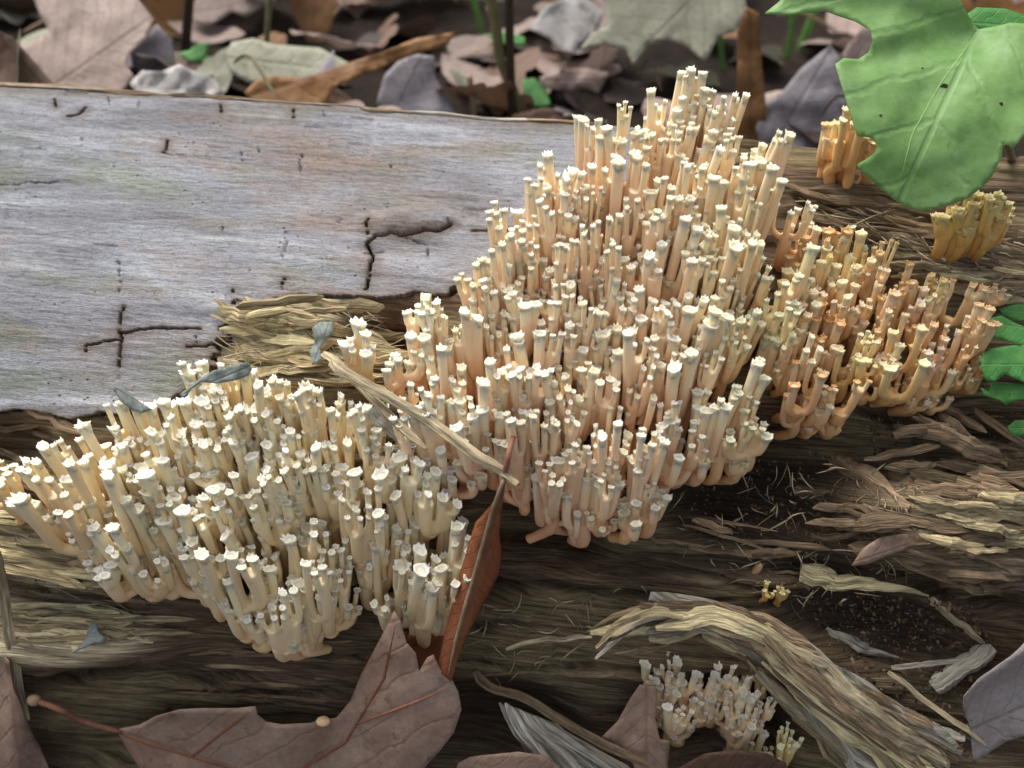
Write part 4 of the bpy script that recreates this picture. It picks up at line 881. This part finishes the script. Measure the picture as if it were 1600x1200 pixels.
# ---- small lobed plant at the log's flank
def over(l, seed=0): return over_log_fn(lambda x, y: l + 0.004 * (float(fbm(x / 30, y / 30, seed, 2)) - 0.5))
pl = empty('lobed_plant', on_log(1590, 640)[0]); tag(pl, 'small bright green plant with lobed leaves growing beside the orange coral fungus', 'plant')
for k, (poly, rib) in enumerate([([(1525, 482), (1535, 488), (1544, 481), (1547, 497), (1565, 493), (1586, 505), (1604, 512), (1640, 500), (1650, 540), (1605, 542), (1579, 534), (1554, 527), (1530, 519), (1540, 508), (1531, 500)], ((1645, 522), (1528, 500))),
        ([(1533, 556), (1547, 545), (1580, 540), (1620, 538), (1660, 560), (1650, 592), (1600, 597), (1570, 585), (1555, 596), (1540, 594), (1533, 576)], ((1650, 570), (1535, 570))), ([(1533, 606), (1545, 612), (1550, 598), (1580, 600), (1640, 598), (1650, 620), (1600, 625), (1582, 627), (1572, 634), (1562, 625), (1537, 618)], ((1650, 610), (1535, 612))),
        ([(1574, 667), (1586, 657), (1620, 655), (1640, 670), (1610, 682), (1582, 681)], ((1635, 668), (1576, 669))), ([(1562, 482), (1590, 475), (1640, 480), (1650, 505), (1590, 502), (1566, 492)], ((1650, 490), (1563, 486)))]):
    solid(part('leaf', sheet_mesh('leaf', poly, over([0.016, 0.018, 0.014, 0.010, 0.008][k], k), midrib_uv(*rib), 6), L_GREEN2, pl), 0.0003)
strand('stalk', [list(on_log(1640, 690)[0]), list(over(0.012)(1648, 620)), list(over(0.016)(1648, 525))], 0.0016, 0.0016, S_GREEN, pl, n=12, smooth=True)

# ---- dead leaves resting on the log's front
def lift_fn(f): return over_log_fn(f)
OAKP = [(182, 1140), (217, 1133), (245, 1119), (280, 1109), (315, 1107), (367, 1107), (399, 1104), (402, 1117), (416, 1128), (441, 1132), (483, 1130), (507, 1124), (525, 1122), (548, 1095), (565, 1053), (586, 1014), (604, 980), (616, 955), (625, 969), (635, 1004), (650, 1021), (655, 1049), (667, 1028), (677, 1023), (688, 1046), (705, 1060),
        (716, 1081), (721, 1109), (709, 1144), (688, 1172), (660, 1202), (630, 1235), (500, 1245), (400, 1250), (260, 1240), (215, 1195), (196, 1165)]
def oak_lift(x, y):
    v = math.exp(-((x - 525 - (1125 - y) * 0.2) / 45) ** 2); rb = math.exp(-(float(seg_dist(np.array([x]), np.array([y]), [(182, 1144), (350, 1197)])[0]) / 30) ** 2)
    up = float(sstep(540, 640, x)); return 0.016 - 0.006 * v - 0.003 * rb + up * 0.008 + 0.006 * (float(fbm(x / 60, y / 60, 3, 3)) - 0.5) + 0.004 * math.exp(-((y - 1108) / 14) ** 2) * (1 - up)
ofn = lift_fn(oak_lift)
M_RIB = mat_plain('rusty_rib', (0.24, 0.09, 0.05), (0.34, 0.15, 0.08), 400)
oak = leaf_thing('oak_leaf', 'large mauve brown oak leaf with upright lobe resting against the log foot', OAKP, ofn, ((182, 1142), (460, 1232)), L_OAK, 8, 0.0004, 'leaf', None, [list(ofn(54, 1093)), list(ofn(90, 1108)), list(ofn(130, 1127)), list(ofn(190, 1144) - ray(190, 1144) * 0.0008)], 9, S_RED,
    [[(180, 1142), (230, 1161), (297, 1181), (360, 1200), (440, 1226)], [(300, 1182), (340, 1150), (390, 1112)], [(440, 1220), (540, 1160), (600, 1060), (618, 975)], [(560, 1130), (640, 1100), (700, 1075)]], M_RIB, 5)
def ball(c, r, sq=(1, 1, 1), rot=None, nu=14, nv=9):
    V = []; F = []
    for i in range(nv + 1):
        t = math.pi * i / nv
        for j in range(nu):
            a = 2 * math.pi * j / nu; v = Vector((math.sin(t) * math.cos(a) * sq[0], math.sin(t) * math.sin(a) * sq[1], math.cos(t) * sq[2])) * r
            V.append(tuple(c + (rot @ v if rot else v)))
    for i in range(nv):
        for j in range(nu): F.append([i * nu + j, i * nu + (j + 1) % nu, (i + 1) * nu + (j + 1) % nu, (i + 1) * nu + j])
    return V, F
part('petiole_end', mesh('petiole_end', *ball(ofn(53, 1094), 0.0024, (1, .8, .9))), S_TAN, oak)
o = obj('fungus_bead', mesh('fungus_bead', *ball(ofn(505, 1127) - ray(505, 1127) * 0.001, 0.0022, (1.1, .8, .7))), M_CREAM); recenter(o); tag(o, 'tiny pale translucent bead on the fold of the large oak leaf', 'bead')
# rolled rust-red leaf: two halves folded back from the midrib
RIBP = [(792, 705), (784, 750), (768, 800), (746, 880), (727, 945), (712, 1000), (700, 1062)]
def roll_lift(x, y):
    d = float(seg_dist(np.array([x]), np.array([y]), RIBP)[0]); return 0.024 - 0.010 * float(sstep(700, 800, x)) * 0 + 0.0005 - 0.009 * (min(d, 40) / 26) ** 2 * 0.6 + 0.0025 * (float(fbm(x / 25, y / 40, 5, 2)) - 0.5) + 0.010 * float(sstep(900, 720, y))
rfn = lift_fn(roll_lift)
ROLL = [(786, 745), (775, 782), (758, 800), (744, 816), (733, 850), (720, 895), (709, 937), (698, 980), (687, 1030), (686, 1048), (705, 1064), (716, 1026), (730, 990), (746, 960), (758, 936), (770, 915), (779, 896), (783, 864), (779, 832), (784, 790), (791, 745)]
leaf_thing('rolled_leaf', 'narrow rust red rolled leaf leaning between the two big coral clumps', ROLL, rfn, ((790, 745), (700, 1062)), L_RED, 5, 0.0005, 'leaf', None, [list(rfn(806, 672) + ray(806, 672) * .004), list(rfn(796, 705)), list(rfn(788, 748))], 8, S_RED, [[(788, 748), (768, 800), (746, 880), (727, 945), (712, 1000), (699, 1058)]], S_TAN, 5)
leaf_thing('leaf_fragment', 'dark red leaf scrap tucked behind the oak leaf lobe', [(634, 1000), (645, 990), (672, 984), (697, 985), (700, 1010), (690, 1040), (650, 1060), (640, 1025)], over(0.008, 3), ((640, 1010), (698, 1000)), L_RED, 7)
leaf_thing('dead_leaf', 'brown curled leaf at log foot beneath the vertical straw', [(-40, 1010), (0, 1020), (14, 1032), (21, 1077), (36, 1109), (46, 1137), (63, 1168), (78, 1205), (60, 1240), (-60, 1240)], over_log_fn(lambda x, y: 0.016 + 0.006 * math.sin(x / 16) + 0.004 * (float(fbm(x / 30, y / 30, 8, 2)) - 0.5)), ((10, 1020), (40, 1240)), L_OAK, 8)
leaf_thing('dead_leaf', 'arched tan leaf edge at log foot beside the grey stick', [(716, 1192), (735, 1183), (747, 1181), (780, 1178), (810, 1175), (852, 1181), (874, 1197), (884, 1235), (850, 1240), (800, 1215), (760, 1240), (700, 1240)], over_log_fn(lambda x, y: 0.018 + 0.006 * math.sin((x - 716) / 50)), ((720, 1200), (880, 1215)), L_OAK, 8)
leaf_thing('dead_leaf', 'small mauve leaf with notched side below the frayed wood strip', [(1000, 1070), (1024, 1072), (1026, 1100), (1024, 1123), (1031, 1155), (1047, 1158), (1043, 1193), (1046, 1225), (1000, 1225), (985, 1182), (940, 1152), (965, 1127), (985, 1091)], over(0.012, 9), ((1010, 1072), (1010, 1220)), L_OAK, 7)
leaf_thing('dead_leaf', 'dark curled brown leaf under the small pale coral tuft', [(1060, 1200), (1100, 1178), (1150, 1172), (1200, 1178), (1228, 1192), (1240, 1240), (1060, 1240)], over_log_fn(lambda x, y: 0.016 + 0.005 * math.sin((x - 1060) / 40)), ((1060, 1210), (1235, 1210)), L_BROWN, 8)
leaf_thing('dead_leaf', 'pale mauve grey leaf with brown rolled rim lying beside the whitish wood chips', [(1600, 1005), (1579, 1026), (1530, 1060), (1506, 1088), (1505, 1105), (1516, 1137), (1521, 1192), (1544, 1176), (1572, 1158), (1610, 1146), (1700, 1150), (1720, 1000), (1650, 985)], over_log_fn(lambda x, y: 0.016 + 0.004 * (float(fbm(x / 50, y / 50, 4, 3)) - 0.5) + 0.006 * math.exp(-(((x - 1555) * 0.55 + (y - 1045) * 0.8) / 16) ** 2)), ((1516, 1140), (1700, 1060)), L_MAUVE, 8)
leaf_thing('leaf_flake', 'dark purple brown flake leaning under the splintered ledge', [(1330, 884), (1348, 857), (1376, 839), (1411, 834), (1455, 838), (1434, 850), (1390, 867), (1355, 881)], over(0.010, 12), ((1330, 880), (1455, 838)), L_OAK, 7)
# dried sage coloured scraps
def scene_hit(px, py):
    ok, loc, nrm, *_ = scene.ray_cast(DG, CAM, ray(px, py)); return loc if ok else on_ground(px, py)
bpy.context.view_layer.update(); DG = bpy.context.evaluated_depsgraph_get()
def rest_fn(pts, gap, amp=0.002, seed=0):
    d = min((scene_hit(*p) - CAM).length for p in pts) - gap; cen = (sum(p[0] for p in pts) / len(pts), sum(p[1] for p in pts) / len(pts))
    for _ in range(2):
        f0 = plane_fn(cen, d, (0, -0.62, 0.78), lambda x, y: 0.0); smp = [(a[0] + (b_[0] - a[0]) * t + e, a[1] + (b_[1] - a[1]) * t + e) for a, b_ in zip(pts[:-1], pts[1:]) for t in (0, .25, .5, .75, 1) for e in (-5, 0, 5)]
        ex = max((f0(*p) - CAM).length - (scene_hit(*p) - CAM).length for p in smp)
        if ex > 0: d -= min(ex, 0.02) + gap
    dd = np.mean([(scene_hit(*p) - CAM).length for p in pts]); c = pts[0]; n = Vector((0, -0.62, 0.78)); return plane_fn((sum(p[0] for p in pts) / len(pts), sum(p[1] for p in pts) / len(pts)), d, n, relief_noise(amp, 18, seed))
leaf_thing('leaf_scrap', 'dried sage green leaf draped over the creamy coral fungus tips', [(281, 617), (295, 605), (316, 589), (334, 579), (361, 572), (379, 567), (389, 566), (393, 577), (388, 587), (370, 594), (340, 599), (314, 597), (299, 608), (288, 622)], rest_fn([(300, 605), (340, 592), (380, 580)], 0.0012, 0.003, 2), ((283, 618), (392, 572)), L_SAGE, 5)
leaf_thing('leaf_scrap', 'curled sage green scrap caught on the pale splinters', [(488, 512), (500, 503), (520, 503), (521, 520), (508, 532), (500, 545), (504, 562), (488, 570), (484, 550), (492, 535)], rest_fn([(505, 515), (495, 550)], 0.001, 0.004, 3), ((490, 570), (515, 504)), L_SAGE, 5)
leaf_thing('leaf_scrap', 'flat olive grey scrap on grey wood above the creamy coral fungus', [(174, 604), (190, 603), (205, 618), (222, 630), (238, 640), (220, 646), (205, 640), (188, 626)], rest_fn([(190, 612), (215, 632)], 0.0008, 0.002, 4), ((176, 604), (236, 641)), L_SAGE, 5)
leaf_thing('leaf_scrap', 'blue green torn scrap on the pale lower wood ledge', [(143, 972), (152, 974), (154, 988), (166, 998), (158, 1006), (148, 1004), (138, 1010), (114, 1020), (126, 1008), (135, 996), (136, 986)], rest_fn([(148, 990), (130, 1010)], 0.0015, 0.003, 5), ((118, 1018), (150, 974)), L_SAGE, 4)
# ---- straws and sticks
def stick(name, label, pts, wpx, mat, gap=0.0015, cat='straw', flat=0.55, taper=(0.7, 0.4), n=20, jag=0.45, wob=0.0009, slope=(5, 4)):
    H = [(scene_hit(x, y) - CAM).length for x, y in pts]; m = len(pts); t = np.linspace(0, 1, m); L = np.polyval(np.polyfit(t, H, 1), t); L -= max(0, float(np.max(L - np.array(H)))) * 0.85 + gap
    P = [list(CAM + ray(x, y) * l) for (x, y), l in zip(pts, L)]
    o = strand(name, P, wpx * 0.0002, wpx * 0.0002 * flat, mat, None, n=n, sides=8, taper=taper, jag=jag, wob=wob, slope=slope); tag(o, label, cat); return o
stick('dry_straw', 'shorter dry straw slanting down across the gap between coral clumps', [(505, 553), (520, 564), (555, 596), (590, 631), (625, 666), (665, 703)], 14, M_STRAW)
stick('dry_straw', 'longest dry straw slanting between the coral clumps to the rolled leaf', [(520, 566), (541, 582), (590, 610), (667, 655), (730, 701), (779, 729), (812, 757)], 18, M_STRAW)
stick('wood_chip', 'short bleached wood chip under the crossed straws', [(578, 640), (605, 668), (645, 700)], 20, M_WHITE, 0.001, 'wood chip', 0.3)
stick('dry_straw', 'upright yellowish straw leaning on log foot above a brown leaf', [(-8, 860), (0, 885), (8, 928), (18, 1007), (28, 1060), (42, 1124)], 17, M_STRAW, taper=(0.8, 0.5))
stick('bark_stick', 'grey brown stick with dark tip slanting down at log foot', [(742, 1045), (752, 1062), (772, 1078), (817, 1091), (870, 1123), (940, 1163), (1020, 1202)], 17, M_SPLB, 0.010, 'stick', 0.8)
slab = empty('wood_slab', on_log(860, 1150)[0]); tag(slab, 'pale greenish fibrous wood slab under the grey brown stick', 'wood slab')
for k in range(9):
    a = (782 + 7 * k, 1096 + 3.2 * k); e = (862 + 16 * k, 1222 - 1.5 * k); P = [list(over_log_fn(lambda x, y: 0.009 + 0.002 * math.sin(k * 2.1))(*(a[0] + (e[0] - a[0]) * t, a[1] + (e[1] - a[1]) * t))) for t in (0, 0.35, 0.7, 1)]
    strand('fibre_strip', P, 0.0034, 0.0016, M_WHITE, slab, n=12, sides=6, taper=(0.15, 0.6), jag=0.4, wob=0.001)
# frayed strip of wood bent over the small coral tuft
fr = empty('frayed_wood_strip', on_log(1300, 1090)[0]); tag(fr, 'long frayed fibrous wood strip bent over the small pale coral tuft', 'wood strip')
CEN = [(925, 992), (1010, 964), (1100, 966), (1180, 1002), (1250, 1062), (1340, 1130), (1460, 1222)]
r = random.Random(88)
for k in range(86):
    fine = k % 3 == 2; o_ = r.uniform(-1, 1); a, b_ = r.choice([(0, 3), (1, 3), (1, 4), (2, 4), (3, 5), (3, 6), (3, 6), (4, 6), (3, 6), (4, 6)]); pts = []
    for i in range(a, b_ + 1):
        x, y = CEN[i]; j = max(1, min(5, i)); tx, ty = CEN[j + 1][0] - CEN[j - 1][0], CEN[j + 1][1] - CEN[j - 1][1]; l = math.hypot(tx, ty); wd = [20, 22, 24, 32, 44, 54, 66][i]
        fray = (r.uniform(-22, 34) if i == a and a < 2 else 0)
        pts.append((x - ty / l * o_ * wd + r.gauss(0, 4), y + tx / l * o_ * wd + r.gauss(0, 4) + fray))
    cut = r.uniform(0, 0.35) if a >= 3 else 0; p0, p1 = pts[0], pts[1]; pts[0] = (p0[0] + (p1[0] - p0[0]) * cut, p0[1] + (p1[1] - p0[1]) * cut)
    lf = 0.010 + 0.007 * (1 - o_ * o_) + r.uniform(-0.002, 0.002)
    P = [list(over_log_fn(lambda x, y: lf)(*p)) for p in pts]; wd = r.uniform(0.0004, 0.001) if fine else r.uniform(0.0018, 0.0046)
    strand('fibre_strip', P, wd, wd * (0.6 if fine else r.uniform(0.22, 0.4)), r.choice([M_SPL, M_STRAW, M_SPL, M_WHITE, M_SPLB, M_SPLB]), fr, n=13, sides=7, taper=(r.uniform(0.1, 0.6), r.uniform(0.1, 0.5)), jag=1.0, wob=0.0026, slope=(r.uniform(2, 6), r.uniform(2, 6)))
stick('wood_splinter', 'thin twig like splinter jutting from the frayed strip end', [(790, 1014), (830, 1002), (880, 998), (925, 994)], 8, M_STRAW, 0.003, 'splinter', 0.7)
stick('wood_splinter', 'pointed pale splinter lying over the dark crumbly hollow', [(1248, 893), (1300, 905), (1380, 918), (1452, 931)], 34, M_SPL, 0.003, 'splinter', 0.45, taper=(0.75, 0.08), slope=(2, 1.0), jag=0.8, wob=0.002)
stick('wood_splinter', 'thin greenish splinter slanting down from the pointed pale splinter', [(1455, 935), (1490, 965), (1537, 1005)], 10, M_STRAW, 0.002, 'splinter', 0.6)
stick('wood_chip', 'thick whitish wood chip propped beside the pale mauve leaf', [(1460, 1078), (1500, 1050), (1556, 1014)], 27, M_WHITE, 0.003, 'wood chip', 0.4, taper=(0.75, 0.5), slope=(3, 3), jag=0.55)
stick('dry_straw', 'pale straw crossing behind the thick whitish wood chip', [(1395, 1044), (1460, 1036), (1540, 1024)], 8, M_WHITE, 0.003)
stick('dry_straw', 'long pale straw pointing down toward the pale mauve leaf', [(1388, 1050), (1440, 1088), (1500, 1132), (1540, 1164)], 9, M_STRAW, 0.004)
stick('wood_chip', 'flat white wood chip below the long pale straw', [(1405, 1112), (1450, 1136), (1508, 1156)], 17, M_WHITE, 0.002, 'wood chip', 0.3, slope=(2, 1.5), jag=0.9)
stick('wood_splinter', 'grey green splinter lying above the pale straws', [(1290, 985), (1350, 1010), (1400, 1030)], 22, M_WHITE, 0.002, 'splinter', 0.25, slope=(1.5, 1.2), taper=(0.2, 0.1), jag=0.9, wob=0.002)
stick('wood_splinter', 'dark wet twig under the orange coral fungus', [(1300, 720), (1350, 742), (1420, 790)], 26, M_SPLB, 0.001, 'splinter', 0.4, slope=(1.5, 1.5), jag=0.9, wob=0.002)
# ---- crumbs of rotten wood in the hollows
def crumbs(zones, seed):
    r = random.Random(seed); V, F, c = [], [], []
    for poly, n, sz in zones:
        xs = [p[0] for p in poly]; ys = [p[1] for p in poly]; k = 0
        while k < n:
            x, y = r.uniform(min(xs), max(xs)), r.uniform(min(ys), max(ys))
            if not in_poly(x, y, poly): continue
            k += 1; q, nn = on_log(x, y)
            if q is None: continue
            s = r.uniform(*sz) * 0.0002; e = Vector((r.gauss(0, 1), r.gauss(0, 1), r.gauss(0, 1))).normalized(); lg = r.uniform(1, 3.5); b0 = len(V)
            for sg in (Vector((1, 0, 0)), Vector((0, 1, 0)), Vector((-1, 0, 0)), Vector((0, -1, 0)), Vector((0, 0, 1)), Vector((0, 0, -1))):
                w_ = sg * s * r.uniform(0.5, 1.1); w_ = w_ + e * w_.dot(e) * (lg - 1); V.append(tuple(q + nn * s * 0.6 + w_))
            F += [[b0 + a for a in t] for t in ((0, 1, 4), (1, 2, 4), (2, 3, 4), (3, 0, 4), (1, 0, 5), (2, 1, 5), (3, 2, 5), (0, 3, 5))]
            t = r.random(); col = (0.26, 0.18, 0.10) if t < 0.2 else (0.15, 0.09, 0.055) if t < 0.6 else (0.07, 0.045, 0.03) if t < 0.93 else (0.36, 0.29, 0.20)
            c += [col] * 6
    b = NB('wood_crumbs'); a = b.n('Attribute', attribute_name='tone').outputs['Color']; m = b.fin(a, 0.9, None, 0.2)
    o = obj('wood_crumbs', mesh('wood_crumbs', V, F, None, None, np.array(c), False), m); tag(o, 'loose crumbs of rotten wood filling the dark hollows', 'crumbs', None, 'stuff')
crumbs([([(1080, 740), (1300, 700), (1420, 760), (1260, 870), (1080, 840)], 800, (1.2, 5)), ([(1240, 930), (1500, 930), (1560, 1010), (1300, 1020)], 1100, (1.5, 5.5)), ([(1340, 650), (1600, 640), (1600, 780), (1380, 760)], 800, (1.2, 5)), ([(1180, 830), (1300, 830), (1290, 930), (1190, 930)], 160, (2, 6)), ([(1300, 1020), (1520, 1040), (1510, 1200), (1400, 1120)], 200, (3, 8)),
        ([(0, 900), (250, 915), (250, 935), (0, 925)], 60, (2, 5)), ([(100, 200), (700, 250), (500, 450), (100, 600)], 40, (1, 2.2))], 5)
# ---- seed, insects
sp = scene_hit(1182, 890); rot = (Vector((0.42, 0.2, 0.88))).to_track_quat('Z', 'Y').to_matrix()
V, F = ball(Vector((0, 0, 0)), 0.0022, (0.62, 0.5, 1.3)); V = [tuple(sp - ray(1182, 890) * 0.001 + rot @ Vector((v[0] * (1 + 0.25 * v[2] / 0.0028), v[1], v[2] * (1.35 if v[2] < 0 else 1)))) for v in V]
o = obj('seed', mesh('seed', V, F), S_SEED); recenter(o); tag(o, 'tan teardrop seed lying on dark wood above the tiny yellow sprig', 'seed')
def insect(label, px, py, L, ang, mat, gap=0.0006):
    c = scene_hit(px, py) - ray(px, py) * gap; ax = (RT * math.cos(rad(ang)) + UP * math.sin(rad(ang))).normalized(); nz = (-ray(px, py)); sy = nz.cross(ax).normalized(); R = Matrix((ax, sy, nz)).transposed()
    root = empty('insect', c); tag(root, label, 'insect')
    part('abdomen', mesh('abdomen', *ball(c - ax * L * 0.18, L * 0.33, (1, .62, .5), R)), mat, root); part('thorax', mesh('thorax', *ball(c + ax * L * 0.2, L * 0.18, (1, .8, .7), R)), mat, root); part('head', mesh('head', *ball(c + ax * L * 0.42, L * 0.13, (1, 1, .8), R)), mat, root)
    for s in (-1, 1):
        for k in range(3):
            a = c + ax * L * (0.25 - 0.2 * k); strand('leg', [list(a), list(a + sy * s * L * 0.28 + nz * L * 0.08 + ax * L * 0.08 * (1 - k)), list(a + sy * s * L * 0.42 - nz * L * 0.05 + ax * L * 0.12 * (1 - k))], L * 0.05, L * 0.05, mat, root, n=6, sides=5, jag=0)
insect('small shiny black beetle clinging to the edge of the large green leaf', 1313, 92, 0.0050, 70, S_BLACK)
insect('tiny dark insect crawling on the peach coral fungus', 996, 668, 0.0034, -25, S_DARK)
P = [list(scene_hit(x, y) - ray(x, y) * 0.0015) for x, y in ((601, 629), (605, 622), (613, 621))]
o = strand('caterpillar', P, 0.0014, 0.0014, S_GREEN, None, n=8, sides=8, taper=(0.6, 0.6), jag=0.05, smooth=True); tag(o, 'tiny bright green caterpillar curled beside the crossed dry straws', 'caterpillar')
